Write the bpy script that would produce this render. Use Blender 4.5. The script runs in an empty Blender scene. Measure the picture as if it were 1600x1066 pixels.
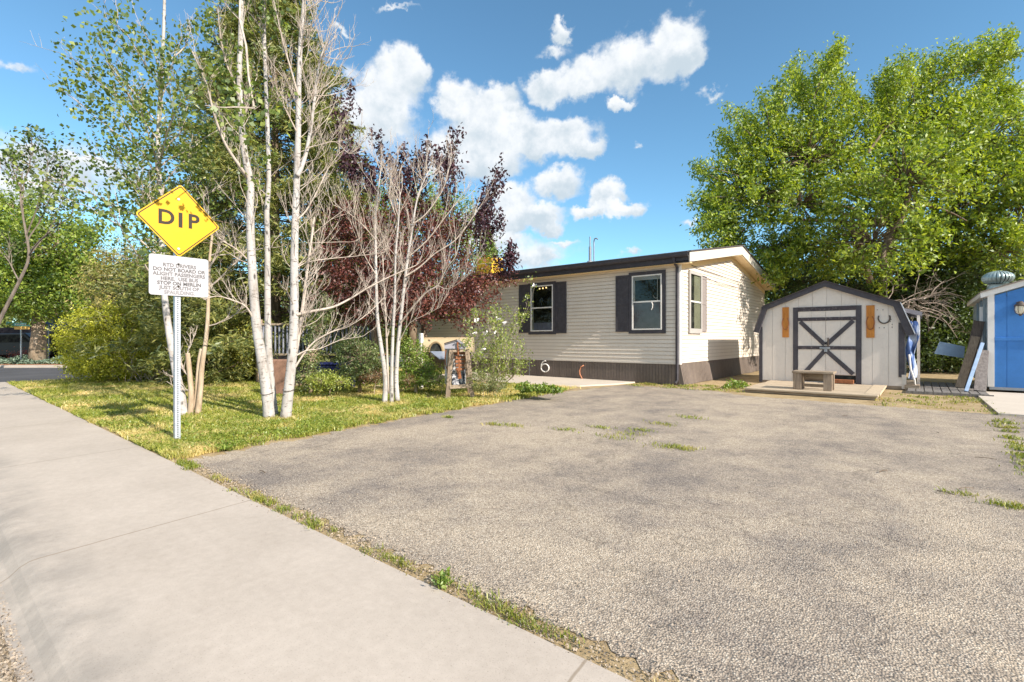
import bpy, math, random
import numpy as np
from mathutils import Vector, Matrix
random.seed(7); RNG = np.random.default_rng(7)
SC = bpy.context.scene; COL = SC.collection
PI = math.pi
# ------------------------------------------------------------------ camera
HCAM = 1.2; F = 770.0; HY = 531.0
_n = math.hypot(930, 770); CT, ST = 930/_n, 770/_n       # camera right axis (CT,ST..) in lot coordinates
yaw = math.atan2(770, 930)
# lot axes: X runs along the street, Y runs away from it. cam right r, forward f:
def W(r, f, z=0.0): return Vector((CT*r-ST*f, ST*r+CT*f, z))
def P(px, py, f): return W((px-800)/F*f, f, HCAM+(HY-py)/F*f)
def G(px, py, z=0.0):
    f = F*(HCAM-z)/(py-HY); return P(px, py, f)
def onY(px, py, Y):
    r = (px-800)/F; return P(px, py, Y/(ST*r+CT))
def onX(px, py, X):
    r = (px-800)/F; return P(px, py, X/(CT*r-ST))
cam = bpy.data.cameras.new('camera'); camo = bpy.data.objects.new('camera', cam); COL.objects.link(camo)
cam.sensor_width = 36; cam.lens = 36*F/1600; cam.clip_end = 2000; cam.clip_start = .05
cam.shift_y = -(533-HY)/1600
camo.location = (0, 0, HCAM); camo.rotation_euler = (PI/2, 0, yaw)
SC.camera = camo
# ------------------------------------------------------------------ world + sun
EL = math.radians(32); SUN = Vector((math.cos(EL)*.9979, -math.cos(EL)*.065, math.sin(EL)))
w = bpy.data.worlds.new('World'); SC.world = w; w.use_nodes = True
nt = w.node_tree; N = nt.nodes; L = nt.links; N.clear()
def nn(t, **k):
    n = N.new(t)
    for a, b in k.items(): setattr(n, a, b)
    return n
def math_(op, a, b=None, c=None, clamp=False):
    n = nn('ShaderNodeMath', operation=op, use_clamp=clamp)
    for i, v in enumerate((a, b, c)):
        if v is None: continue
        if isinstance(v, (int, float)): n.inputs[i].default_value = v
        else: L.new(v, n.inputs[i])
    return n.outputs[0]
def vmath(op, a, b=None):
    n = nn('ShaderNodeVectorMath', operation=op)
    for i, v in enumerate((a, b)):
        if v is None: continue
        if isinstance(v, tuple): n.inputs[i].default_value = v
        else: L.new(v, n.inputs[i])
    return n.outputs['Value'] if op in ('LENGTH', 'DOT_PRODUCT') else n.outputs[0]
sky = nn('ShaderNodeTexSky', sky_type='NISHITA', sun_disc=False)
sky.sun_elevation = EL; sky.sun_rotation = math.atan2(SUN.x, SUN.y); sky.altitude = 1600
sky.air_density = 1.0; sky.dust_density = .4; sky.ozone_density = 2.5
geo = nn('ShaderNodeTexCoord')
D = geo.outputs['Generated']
# direction in a frame whose y axis is a fixed compass bearing (-Z rotation by yaw)
comb = nn('ShaderNodeCombineXYZ')
L.new(vmath('DOT_PRODUCT', D, (CT, ST, 0)), comb.inputs[0])
L.new(vmath('DOT_PRODUCT', D, (-ST, CT, 0)), comb.inputs[1])
L.new(vmath('DOT_PRODUCT', D, (0, 0, 1)), comb.inputs[2])
noi = nn('ShaderNodeTexNoise'); noi.inputs['Scale'].default_value = 7; noi.inputs['Detail'].default_value = 10; noi.inputs['Roughness'].default_value = .66
L.new(comb.outputs[0], noi.inputs['Vector'])
noib = nn('ShaderNodeTexNoise'); noib.inputs['Scale'].default_value = 22; noib.inputs['Detail'].default_value = 6; noib.inputs['Roughness'].default_value = .6
L.new(comb.outputs[0], noib.inputs['Vector'])
warp = vmath('SCALE', vmath('SUBTRACT', noib.outputs['Color'], (.5, .5, .5)))
warp.node.inputs['Scale'].default_value = .075
DW = vmath('ADD', comb.outputs[0], warp)
CL = [(628,118,52,44),(600,160,66,46),(560,190,55,34),(652,108,30,30),(590,200,60,28),
      (1048,76,50,46),(985,98,62,42),(915,122,62,34),(860,138,48,26),(1072,92,24,36),(968,164,26,13),(1110,150,22,7),
      (875,46,26,18),(868,78,24,10),
      (712,158,38,40),(768,160,46,30),(790,200,56,34),(745,205,60,48),(880,208,60,30),(915,228,32,20),(825,225,66,30),(765,255,70,38),(710,240,60,50),
      (868,285,44,30),(800,312,50,34),(835,335,56,26),(775,350,60,30),(770,378,70,16),(855,352,30,18),
      (948,303,30,26),(980,326,36,18),(925,330,34,14),(850,404,50,10),(880,380,30,6),(985,390,14,6),
      (20,102,26,12),(40,262,70,26),(120,255,60,18),(60,240,40,16),(530,45,20,5),(620,14,40,5),(1000,232,10,8),(1075,345,14,6),(30,300,60,30),(1590,150,30,10),(1062,420,30,8)]
VEIL = [(600,220,70,40),(820,400,90,26),(80,255,110,40)]; CL = CL+VEIL
acc = None; accW = None; accS = None
for (px, py, rx, ry) in CL:
    v = Vector(((px-800)/F, 1, (HY-py)/F)); m = v.length; d = v/m
    ax, az = rx*.93/F/m, ry*.93/F/m
    q = vmath('MULTIPLY', vmath('SUBTRACT', DW, tuple(d)), (1/ax, 1/((ax+az)*1.2), 1/az))
    w_ = math_('SUBTRACT', 1.0, vmath('LENGTH', q))
    if (px, py, rx, ry) in VEIL: w_ = math_('MULTIPLY', w_, .30)
    if ry < 13: w_ = math_('MULTIPLY', w_, .42)
    acc = w_ if acc is None else math_('SMOOTH_MAX', acc, w_, .25)
    wp = math_('MAXIMUM', w_, 0.0)
    zz = math_('MULTIPLY', vmath('DOT_PRODUCT', q, (0, 0, 1)), wp)
    accW = wp if accW is None else math_('ADD', accW, wp)
    accS = zz if accS is None else math_('ADD', accS, zz)
dens = math_('ADD', acc, math_('MULTIPLY', math_('SUBTRACT', noi.outputs['Fac'], .5), 1.3))
mr = nn('ShaderNodeMapRange', interpolation_type='SMOOTHSTEP'); mr.inputs[1].default_value = -.12; mr.inputs[2].default_value = .36
L.new(dens, mr.inputs[0])
# unseen bright cloud added behind the camera to fill the shaded front walls
nob = nn('ShaderNodeTexNoise'); nob.inputs['Scale'].default_value = 3.2; nob.inputs['Detail'].default_value = 6; L.new(comb.outputs[0], nob.inputs['Vector'])
bk = nn('ShaderNodeMapRange', interpolation_type='SMOOTHSTEP'); bk.inputs[1].default_value = .38; bk.inputs[2].default_value = .56; L.new(nob.outputs['Fac'], bk.inputs[0])
sp_ = nn('ShaderNodeSeparateXYZ'); L.new(comb.outputs[0], sp_.inputs[0])
bm_ = nn('ShaderNodeMapRange', interpolation_type='SMOOTHSTEP'); bm_.inputs[1].default_value = .35; bm_.inputs[2].default_value = .0; L.new(sp_.outputs[1], bm_.inputs[0])
back_fill = math_('MULTIPLY', bk.outputs[0], bm_.outputs[0])
shade = math_('DIVIDE', accS, math_('ADD', accW, .15))
sh2 = math_('ADD', math_('MULTIPLY', shade, .55), math_('MULTIPLY', math_('SUBTRACT', noib.outputs['Fac'], .5), 1.6))
mr2 = nn('ShaderNodeMapRange', interpolation_type='SMOOTHSTEP'); mr2.inputs[1].default_value = -.42; mr2.inputs[2].default_value = .34
L.new(sh2, mr2.inputs[0])
ccol = nn('ShaderNodeMix', data_type='RGBA')
ccol.inputs[6].default_value = (2.8, 3.25, 3.6, 1); ccol.inputs[7].default_value = (4.5, 4.6, 4.7, 1)
L.new(mr2.outputs[0], ccol.inputs[0])
tint = nn('ShaderNodeMix', data_type='RGBA', blend_type='MULTIPLY'); tint.inputs[0].default_value = 1
tint.inputs[7].default_value = (.80, 1.06, 1.0, 1)
L.new(sky.outputs[0], tint.inputs[6])
cm = nn('ShaderNodeMix', data_type='RGBA')
L.new(math_('MULTIPLY', math_('MAXIMUM', mr.outputs[0], back_fill), .97), cm.inputs[0]); L.new(tint.outputs[2], cm.inputs[6]); L.new(ccol.outputs[2], cm.inputs[7])
bg = nn('ShaderNodeBackground'); bg.inputs['Strength'].default_value = .115
wo = nn('ShaderNodeOutputWorld')
L.new(cm.outputs[2], bg.inputs['Color']); L.new(bg.outputs[0], wo.inputs['Surface'])
sl = bpy.data.lights.new('sun', 'SUN'); sl.energy = 4.0; sl.angle = math.radians(.55); sl.color = (1, .895, .755)
so = bpy.data.objects.new('sun', sl); COL.objects.link(so); so.location = (30, -5, 40)
so.rotation_euler = SUN.to_track_quat('Z', 'Y').to_euler()
SC.view_settings.view_transform = 'Standard'; SC.view_settings.look = 'None'
SC.view_settings.exposure = .98; SC.view_settings.gamma = 1
try:
    SC.cycles.max_bounces = 6; SC.cycles.transparent_max_bounces = 8; SC.cycles.diffuse_bounces = 4
except Exception: pass
# ------------------------------------------------------------------ materials
MATS = {}
class NT:
    def __init__(s, name):
        m = bpy.data.materials.new(name); m.use_nodes = True; s.m = m; s.t = m.node_tree; s.t.nodes.clear()
        s.out = s.n('ShaderNodeOutputMaterial')
    def n(s, t, ins=None, **k):
        x = s.t.nodes.new(t)
        for a, b in k.items(): setattr(x, a, b)
        if ins:
            for a, b in ins.items(): s.i(x, a, b)
        return x
    def i(s, x, a, b):
        if hasattr(b, 'is_output') or isinstance(b, bpy.types.NodeSocket): s.t.links.new(b, x.inputs[a])
        else: x.inputs[a].default_value = b
    def pos(s): return s.n('ShaderNodeNewGeometry').outputs['Position']
    def noise(s, scale, detail=4, rough=.55, vec=None, stretch=None):
        v = vec or s.pos()
        if stretch: v = s.n('ShaderNodeVectorMath', {0: v, 1: stretch}, operation='MULTIPLY').outputs[0]
        return s.n('ShaderNodeTexNoise', {'Vector': v, 'Scale': scale, 'Detail': detail, 'Roughness': rough}).outputs['Fac']
    def ramp(s, fac, stops, interp='LINEAR'):
        r = s.n('ShaderNodeValToRGB', {'Fac': fac}); e = r.color_ramp; e.interpolation = interp
        while len(e.elements) < len(stops): e.elements.new(.5)
        for el, (p, c) in zip(e.elements, stops):
            el.position = p; el.color = c if len(c) == 4 else (*c, 1)
        return r.outputs['Color']
    def mix(s, f, a, b, blend='MIX'):
        m = s.n('ShaderNodeMix', data_type='RGBA', blend_type=blend)
        s.i(m, 0, f); s.i(m, 6, a if not isinstance(a, tuple) else (*a[:3], 1)); s.i(m, 7, b if not isinstance(b, tuple) else (*b[:3], 1))
        return m.outputs[2]
    def mth(s, op, a, b=0.0, clamp=False):
        return s.n('ShaderNodeMath', {0: a, 1: b}, operation=op, use_clamp=clamp).outputs[0]
    def mr(s, v, a, b, c=0.0, d=1.0):
        return s.n('ShaderNodeMapRange', {0: v, 1: a, 2: b, 3: c, 4: d}).outputs[0]
    def bump(s, h, strength=.3, dist=.01, nrm=None):
        ins = {'Height': h, 'Strength': strength, 'Distance': dist}
        if nrm is not None: ins['Normal'] = nrm
        return s.n('ShaderNodeBump', ins).outputs[0]
    def pr(s, col, rough=.7, normal=None, spec=.3, metal=0.0):
        p = s.n('ShaderNodeBsdfPrincipled', {'Roughness': rough, 'Metallic': metal, 'Specular IOR Level': spec})
        s.i(p, 'Base Color', col if not isinstance(col, tuple) else (*col[:3], 1))
        if normal is not None: s.i(p, 'Normal', normal)
        s.t.links.new(p.outputs[0], s.out.inputs[0]); return s.m
def paint(name, col, rough=.6, var=.15, scale=3, bs=60, bstr=.12, spec=.3, metal=0.0, stretch=None, dirt=None):
    if name in MATS: return MATS[name]
    t = NT(name); a = t.noise(scale, 5, .6, stretch=stretch); b = t.noise(scale*9, 3, stretch=stretch)
    f = t.mth('ADD', t.mth('MULTIPLY', a, .7), t.mth('MULTIPLY', b, .3))
    dk = tuple(c*(1-var*1.6) for c in col[:3]); lt = tuple(min(1, c*(1+var)) for c in col[:3])
    c = t.ramp(f, [(.3, dk), (.7, lt)])
    if dirt:
        g = t.ramp(t.noise(scale*2.3, 7, .7), [(.52, (0, 0, 0)), (.72, (1, 1, 1))]); c = t.mix(t.mth('MULTIPLY', g, dirt[1]), c, dirt[0])
    m = t.pr(c, rough, t.bump(t.noise(bs, 3), bstr, .004), spec, metal); MATS[name] = m; return m
def wood(name, dark, light, vert=True, scale=6, chip=None):
    if name in MATS: return MATS[name]
    t = NT(name); st = (8, 8, .8) if vert else (.9, 8, 8)
    a = t.noise(scale, 8, .7, stretch=st); c = t.ramp(a, [(.3, dark), (.5, tuple((x+y)/2 for x, y in zip(dark, light))), (.72, light)])
    if chip:
        g = t.ramp(t.noise(9, 6, .7), [(.55, (0, 0, 0)), (.6, (1, 1, 1))]); c = t.mix(g, c, chip)
    m = t.pr(c, .85, t.bump(a, .5, .004), .15); MATS[name] = m; return m
def leafmat(name, cols, trans=.4, tcol=1.35, rough=.5, straw=None):
    t = NT(name); ri = t.n('ShaderNodeNewGeometry').outputs['Random Per Island']
    k = len(cols); c = t.ramp(ri, [(i/(k-1), cc) for i, cc in enumerate(cols)])
    if straw:
        g = t.ramp(t.noise(straw[1], 6, .65), [(straw[2], (0, 0, 0)), (straw[2]+.16, (1, 1, 1))]); c = t.mix(t.mth('MULTIPLY', g, straw[3]), c, straw[0])
    d = t.n('ShaderNodeBsdfDiffuse', {'Color': c})
    tc = t.n('ShaderNodeMix', {0: 1.0, 6: c, 7: (tcol*1.05, tcol, tcol*.45, 1)}, data_type='RGBA', blend_type='MULTIPLY', clamp_result=True).outputs[2]
    tr = t.n('ShaderNodeBsdfTranslucent', {'Color': tc})
    m1 = t.n('ShaderNodeMixShader', {0: trans, 1: d.outputs[0], 2: tr.outputs[0]})
    gl = t.n('ShaderNodeBsdfGlossy', {'Roughness': rough, 'Color': (.9, .95, 1, 1)})
    m2 = t.n('ShaderNodeMixShader', {0: .05, 1: m1.outputs[0], 2: gl.outputs[0]})
    t.t.links.new(m2.outputs[0], t.out.inputs[0]); return t.m
# ------------------------------------------------------------------ mesh helpers
ORG = {}
def link(o, parent=None, loc=None):
    COL.objects.link(o)
    if parent is not None: o.parent = parent
    return o
def thing(name, label, cat, loc=(0, 0, 0), group=None):
    o = bpy.data.objects.new(name, None); COL.objects.link(o); o.empty_display_size = .1
    o.location = loc; ORG[o.name] = Vector(loc); tag(o, label, cat, group); return o
def tag(o, label=None, cat=None, group=None, kind=None):
    if label: o['label'] = label
    if cat: o['category'] = cat
    if group: o['group'] = group
    if kind: o['kind'] = kind
    return o
def root_of(o):
    while o.parent: o = o.parent
    return o
def fastmesh(name, V, Fc, mat, parent=None, smooth=False):
    V = np.asarray(V, dtype=np.float32).reshape(-1, 3); Fc = np.asarray(Fc, dtype=np.int32)
    if parent is not None:
        o0 = ORG[root_of(parent).name]; V = V-np.array(o0, dtype=np.float32)
    me = bpy.data.meshes.new(name); k = Fc.shape[1]
    me.vertices.add(len(V)); me.vertices.foreach_set('co', V.ravel())
    me.loops.add(Fc.size); me.loops.foreach_set('vertex_index', Fc.ravel())
    me.polygons.add(len(Fc)); me.polygons.foreach_set('loop_start', np.arange(0, Fc.size, k, dtype=np.int32))
    if smooth: me.polygons.foreach_set('use_smooth', np.ones(len(Fc), dtype=bool))
    me.update(calc_edges=True); me.materials.append(mat)
    return link(bpy.data.objects.new(name, me), parent)
class MB:
    def __init__(s): s.v = []; s.f = []
    def add(s, vs, fs):
        b = len(s.v); s.v += [tuple(v) for v in vs]; s.f += [tuple(b+i for i in f) for f in fs]; return s
    def box(s, x0, x1, y0, y1, z0, z1, M=None):
        vs = [Vector((x, y, z)) for z in (z0, z1) for y in (y0, y1) for x in (x0, x1)]
        if M is not None: vs = [M @ v for v in vs]
        return s.add(vs, [(0, 2, 3, 1), (4, 5, 7, 6), (0, 1, 5, 4), (2, 6, 7, 3), (0, 4, 6, 2), (1, 3, 7, 5)])
    def beam(s, a, b, wd, th, up=(0, 0, 1)):       # box from a to b, wd across, th along 'normal'
        a = Vector(a); b = Vector(b); d = (b-a).normalized(); u = Vector(up)
        sd = d.cross(u).normalized() if d.cross(u).length > 1e-4 else Vector((1, 0, 0)); nn_ = sd.cross(d).normalized()
        vs = [p+sd*i*wd/2+nn_*j*th/2 for p in (a, b) for j in (-1, 1) for i in (-1, 1)]
        return s.add(vs, [(0, 1, 3, 2), (4, 6, 7, 5), (0, 4, 5, 1), (2, 3, 7, 6), (0, 2, 6, 4), (1, 5, 7, 3)])
    def prism(s, poly, d):                           # poly list of Vectors, extruded by d
        k = len(poly); d = Vector(d); P2 = [Vector(p) for p in poly]
        vs = P2+[p+d for p in P2]
        fs = [tuple(range(k))[::-1], tuple(range(k, 2*k))]+[(i, (i+1) % k, (i+1) % k+k, i+k) for i in range(k)]
        return s.add(vs, fs)
    def tube(s, pts, rad, k=6, cap=True):
        pts = [Vector(p) for p in pts]; n_ = len(pts)
        if isinstance(rad, (int, float)): rad = [rad]*n_
        pu = None; b = len(s.v)
        for i, p in enumerate(pts):
            t = (pts[min(i+1, n_-1)]-pts[max(i-1, 0)]).normalized()
            if pu is None: pu = t.orthogonal().normalized()
            u = (pu-t*pu.dot(t)); u = u.normalized() if u.length > 1e-6 else t.orthogonal().normalized(); pu = u; v = t.cross(u)
            for j in range(k):
                a = 2*PI*j/k; s.v.append(tuple(p+(u*math.cos(a)+v*math.sin(a))*rad[i]))
        for i in range(n_-1):
            for j in range(k):
                s.f.append((b+i*k+j, b+i*k+(j+1) % k, b+(i+1)*k+(j+1) % k, b+(i+1)*k+j))
        if cap:
            s.f.append(tuple(b+j for j in range(k))[::-1]); s.f.append(tuple(b+(n_-1)*k+j for j in range(k)))
        return s
    def lathe(s, prof, c, k=20):
        b = len(s.v)
        for (r, z) in prof:
            for j in range(k): s.v.append((c[0]+r*math.cos(2*PI*j/k), c[1]+r*math.sin(2*PI*j/k), c[2]+z))
        for i in range(len(prof)-1):
            for j in range(k): s.f.append((b+i*k+j, b+i*k+(j+1) % k, b+(i+1)*k+(j+1) % k, b+(i+1)*k+j))
        return s
    def build(s, name, mat, parent=None, smooth=False, bevel=0):
        me = bpy.data.meshes.new(name); vs = s.v
        if parent is not None:
            o0 = ORG[root_of(parent).name]; vs = [(a-o0.x, b-o0.y, c-o0.z) for a, b, c in vs]
        me.from_pydata(vs, [], s.f); me.materials.append(mat)
        if smooth: me.polygons.foreach_set('use_smooth', [True]*len(me.polygons))
        me.update(); o = link(bpy.data.objects.new(name, me), parent)
        if bevel:
            m = o.modifiers.new('bevel', 'BEVEL'); m.width = bevel; m.segments = 2; m.limit_method = 'ANGLE'
        return o
def sheet(name, pts, z, mat, kind='structure', label=None):
    me = bpy.data.meshes.new(name); me.from_pydata([(p[0], p[1], z) for p in pts], [], [tuple(range(len(pts)))])
    me.materials.append(mat); me.update(); o = link(bpy.data.objects.new(name, me)); o['kind'] = kind
    if label: o['label'] = label
    return o
def jag(pts, step, amp, seed=0):                     # subdivide closed outline and roughen it
    rg = random.Random(seed); out = []
    for i, p in enumerate(pts):
        q = pts[(i+1) % len(pts)]; a = p[2] if len(p) > 2 else amp
        Ln = math.hypot(q[0]-p[0], q[1]-p[1]); k = max(1, int(Ln/step))
        for j in range(k):
            t = j/k; m = 0 if j == 0 else 1
            dx, dy = (q[0]-p[0])/Ln, (q[1]-p[1])/Ln; s_ = rg.uniform(-a, a)*m
            out.append((p[0]+(q[0]-p[0])*t-dy*s_, p[1]+(q[1]-p[1])*t+dx*s_))
    return out
exec_marker = None
# ------------------------------------------------------------------ ground materials
def m_asphalt():
    t = NT('chip_seal'); p = t.pos()
    vo = t.n('ShaderNodeTexVoronoi', {'Vector': p, 'Scale': 112.0, 'Randomness': 1.0}); vo2 = t.n('ShaderNodeTexVoronoi', {'Vector': p, 'Scale': 55.0})
    sep = t.n('ShaderNodeSeparateColor', {'Color': vo.outputs['Color']}).outputs[0]
    peb = t.ramp(sep, [(0, (.04, .034, .03)), (.13, (.11, .095, .085)), (.24, (.42, .35, .285)), (.7, (.60, .51, .41)), (1, (.88, .81, .70))])
    gap = t.mr(vo.outputs['Distance'], .25, .75)
    big = t.noise(.62, 6, .62, stretch=(1.0, .55, 1)); mid = t.noise(2.2, 6, .7)
    patch = t.mth('ADD', t.mth('MULTIPLY', big, .6), t.mth('MULTIPLY', mid, .4))
    binder = t.ramp(patch, [(.40, (.20, .175, .165)), (.48, (.35, .295, .245)), (.58, (.56, .465, .355))])
    pk = t.mix(t.ramp(patch, [(.40, (.62, .62, .62)), (.58, (.38, .38, .38))]), peb, binder)
    base = t.mix(t.mth('MULTIPLY', gap, .75), pk, t.mix(.5, binder, (.035, .03, .028)))
    cr = t.n('ShaderNodeTexVoronoi', {'Vector': t.n('ShaderNodeVectorMath', {0: p, 1: t.n('ShaderNodeTexNoise', {'Vector': p, 'Scale': 2.5, 'Detail': 5.0}).outputs['Color']}, operation='ADD').outputs[0], 'Scale': .42}, feature='DISTANCE_TO_EDGE')
    ck = t.mr(cr.outputs['Distance'], .0, .010, .35, 0.0); base = t.mix(ck, base, (.10, .085, .07))
    h = t.mth('ADD', t.mth('MULTIPLY', vo.outputs['Distance'], -1.0), t.mth('MULTIPLY', mid, .6))
    return t.pr(base, .88, t.bump(h, .7, .008), .2)
def m_concrete(name='concrete', lo=(.395, .345, .30), hi=(.53, .47, .415), lines=True):
    t = NT(name); p = t.pos()
    a = t.noise(.8, 7, .65); b = t.noise(18, 5, .7); f = t.mth('ADD', t.mth('MULTIPLY', a, .6), t.mth('MULTIPLY', b, .4))
    c = t.ramp(f, [(.32, lo), (.66, hi)])
    sp = t.ramp(t.noise(160, 2, .5), [(.28, (.55, .52, .48)), (.40, (1, 1, 1))]); c = t.mix(.55, c, sp, 'MULTIPLY')
    spots = t.n('ShaderNodeTexVoronoi', {'Vector': p, 'Scale': 3.2}).outputs['Distance']
    c = t.mix(t.mr(spots, .018, .03, .55, 0.0), c, (.10, .09, .08))
    if lines:
        sx = t.n('ShaderNodeSeparateXYZ', {0: p})
        nz = t.mth('MULTIPLY', t.mth('SUBTRACT', t.noise(2.2, 5), .5), .08)
        # scuff / stained strip along the gutter side of the walk
        k = t.mth('MULTIPLY', t.mr(t.mth('ADD', sx.outputs[1], t.mth('MULTIPLY', t.noise(1.7, 6, .7), .5)), .66, .92, .55, 0.0), t.mr(t.noise(3, 7, .7), .35, .6))
        c = t.mix(k, c, (.22, .205, .19))
        st = t.ramp(t.noise(1.3, 8, .75, stretch=(.35, 1, 1)), [(.50, (0, 0, 0)), (.68, (1, 1, 1))]); c = t.mix(t.mth('MULTIPLY', st, .12), c, (.24, .21, .18))
        st2 = t.ramp(t.noise(5, 6, .7), [(.62, (0, 0, 0)), (.70, (1, 1, 1))]); c = t.mix(t.mth('MULTIPLY', st2, .16), c, (.30, .25, .20))
        def crack(expr, wd, amt, col):
            nonlocal c
            c = t.mix(t.mr(t.mth('ABSOLUTE', expr), wd*.4, wd, amt, 0.0), c, col)
        # score lines across the walk every 3 m, slightly wavering
        xm = t.mth('SUBTRACT', t.mth('FRACT', t.mth('ADD', t.mth('DIVIDE', t.mth('ADD', t.mth('ADD', sx.outputs[0], t.mth('MULTIPLY', sx.outputs[1], .12)), t.mth('MULTIPLY', nz, .3)), 2.9), .766)), .5)
        crack(xm, .0030, .7, (.24, .19, .14))
    return t.pr(c, .85, t.bump(t.mth('ADD', b, t.mth('MULTIPLY', t.noise(160, 2), .5)), .25, .003), .2)
def m_soil(name, cols, sc=3.0, bump=.6):
    t = NT(name); a = t.noise(sc, 8, .7); b = t.noise(sc*14, 6, .7)
    f = t.mth('ADD', t.mth('MULTIPLY', a, .6), t.mth('MULTIPLY', b, .4))
    return t.pr(t.ramp(f, [(.32+.36*i/(len(cols)-1), c) for i, c in enumerate(cols)]), .95, t.bump(b, bump, .02), .1)
def m_road():
    t = NT('road_asphalt'); a = t.noise(.6, 6, .6); b = t.noise(60, 4, .7)
    c = t.ramp(t.mth('ADD', t.mth('MULTIPLY', a, .5), t.mth('MULTIPLY', b, .5)), [(.35, (.055, .055, .062)), (.65, (.12, .12, .13))])
    sx = t.n('ShaderNodeSeparateXYZ', {0: t.pos()})
    dirt = t.mth('MULTIPLY', t.mr(sx.outputs[1], -.25, .22), t.mr(sx.outputs[0], -15, -12))     # leaf litter against the kerb
    dn = t.ramp(t.noise(22, 8, .75), [(.35, (.16, .12, .08)), (.5, (.34, .27, .19)), (.66, (.52, .45, .35))])
    c = t.mix(dirt, c, dn)
    return t.pr(c, .85, t.bump(b, .5, .006), .2)
M_ASPH = m_asphalt(); M_CONC = m_concrete(); M_ROAD = m_road(); M_PATIO = m_concrete('patio_concrete', (.50, .44, .38), (.62, .56, .49), False)
M_LAWN = m_soil('lawn_soil', [(.22, .17, .08), (.42, .34, .16), (.58, .48, .26)], 2.4)
M_DIRT = m_soil('dry_dirt', [(.22, .16, .09), (.38, .29, .17), (.52, .42, .28)], 2.5)
M_GRND = m_soil('ground_soil', [(.12, .12, .05), (.2, .18, .08), (.3, .25, .14)], .8)
M_MULCH = m_soil('red_mulch', [(.20, .08, .04), (.40, .17, .08), (.55, .33, .2)], 5)
# ------------------------------------------------------------------ ground sheets
sheet('ground', [(-400, -400), (400, -400), (400, 400), (-400, 400)], -.11, M_GRND)
sheet('road', [(-90, -8.5), (60, -8.5), (60, .29), (-90, .29)], -.084, M_ROAD)
cs = [W(-60, 9), W(-8, 13), W(-8, 22.9), W(-60, 22.9)]
sheet('side_street', [(-19.6, .30), (-19.6, 40), (-60, 62), (-90, 20), (-90, .30)], -.083, M_ROAD)
# sidewalk: slab with a rolled kerb on the street side
mb = MB(); NX = 120
prof = [(.24, -.079), (.28, -.074), (.31, -.058), (.35, -.022), (.39, -.004), (.43, 0.0), (1.60, 0.0), (1.602, -.02)]
xs = [-20+ i*(60)/NX for i in range(NX+1)]
for x in xs:
    for (y, z) in prof: mb.v.append((x, y, z+.0015*math.sin(x*1.3+y*2)))
kp = len(prof)
for i in range(NX):
    for j in range(kp-1): mb.f.append((i*kp+j, (i+1)*kp+j, (i+1)*kp+j+1, i*kp+j+1))
o = mb.build('sidewalk', M_CONC, smooth=False); o['kind'] = 'structure'
sheet('yard_dirt', jag([(-20, 1.58, 0), (45, 1.58, 0), (45, 60, 0), (-20, 60, 0)], 5, 0), -.012, M_DIRT)
drv = jag([(-5.65, 1.72, .05), (40, 1.72, 0), (40, 11.1, 0), (1.1, 11.1, .06), (-2.9, 11.4, .10), (-4.0, 12.2, .08), (-6.1, 12.0, .12), (-6.35, 9.6, .10), (-6.1, 5.0, .09)], .045, .028, 3)
sheet('driveway', drv, -.0085, M_ASPH)
lawn = jag([(-19.2, 1.63, .03), (-5.9, 1.66, .05), (-6.3, 5.0, .1), (-6.5, 9.6, .1), (-6.6, 10.5, .03), (-12.5, 10.4, .02), (-12.6, 12.9, .0), (-19.5, 13, .1), (-20, 5, .1)], .12, .05, 4)
sheet('lawn', lawn, -.006, M_LAWN)
pat = [(-6.15, 12.83), (-6.3, 11.9), (-6.75, 10.9), (-7.6, 10.3), (-12.6, 10.3), (-12.6, 12.83)]
mb = MB().prism([Vector((x, y, -.02)) for x, y in pat], (0, 0, .045)); tag(mb.build('patio', M_PATIO), kind='structure')
mb = MB().prism([Vector(p) for p in [(.97, 11.05, -.03), (9, 11.05, -.03), (9, 15.5, -.03), (.93, 15.5, -.03)]], (0, 0, .055)); tag(mb.build('path', M_PATIO), kind='structure')
# far side of the side street: kerb, mulch bed
fk = 22.6
mb = MB()
A, B = W(-62, fk), W(-11.5, fk); A2, B2 = W(-62, fk+.55), W(-11.5, fk+.55)
mb.prism([Vector((A.x, A.y, -.09)), Vector((B.x, B.y, -.09)), Vector((B2.x, B2.y, -.09)), Vector((A2.x, A2.y, -.09))], (0, 0, .11))
tag(mb.build('kerb', M_CONC), kind='structure')
q = [W(-62, fk+.55), W(-11.5, fk+.55), W(-8, 60), W(-120, 110)]
sheet('verge', q, .008, M_MULCH)
# ------------------------------------------------------------------ paints
def m_siding():
    t = NT('cream_siding'); a = t.noise(1.2, 6, .65); b = t.noise(7, 5, .7, stretch=(1, 1, .25))
    c = t.ramp(t.mth('ADD', t.mth('MULTIPLY', a, .6), t.mth('MULTIPLY', b, .4)), [(.3, (.71, .635, .56)), (.7, (.82, .745, .665))])
    c = t.mix(t.mth('MULTIPLY', t.mr(b, .56, .74), .22), c, (.42, .35, .27))
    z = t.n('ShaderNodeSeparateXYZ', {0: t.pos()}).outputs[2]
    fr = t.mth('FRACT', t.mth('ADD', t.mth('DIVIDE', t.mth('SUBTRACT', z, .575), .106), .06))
    c = t.mix(t.mr(fr, .10, .15, .48, 0.0), c, (.22, .17, .13))          # shadow line under each lap, painted along the joint
    return t.pr(c, .5, t.bump(t.noise(40, 3), .05, .004), .3)
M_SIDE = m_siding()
M_SLATE = paint('slate_trim_paint', (.070, .066, .080), .6, .18, 6, dirt=((.35, .33, .33), .10))
M_SKIRT = paint('brown_skirting', (.165, .135, .12), .6, .15, 5, stretch=(1, 1, .25), dirt=((.30, .24, .18), .35))
M_WHITE = paint('white_paint', (.80, .78, .76), .5, .05, 3)
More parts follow.
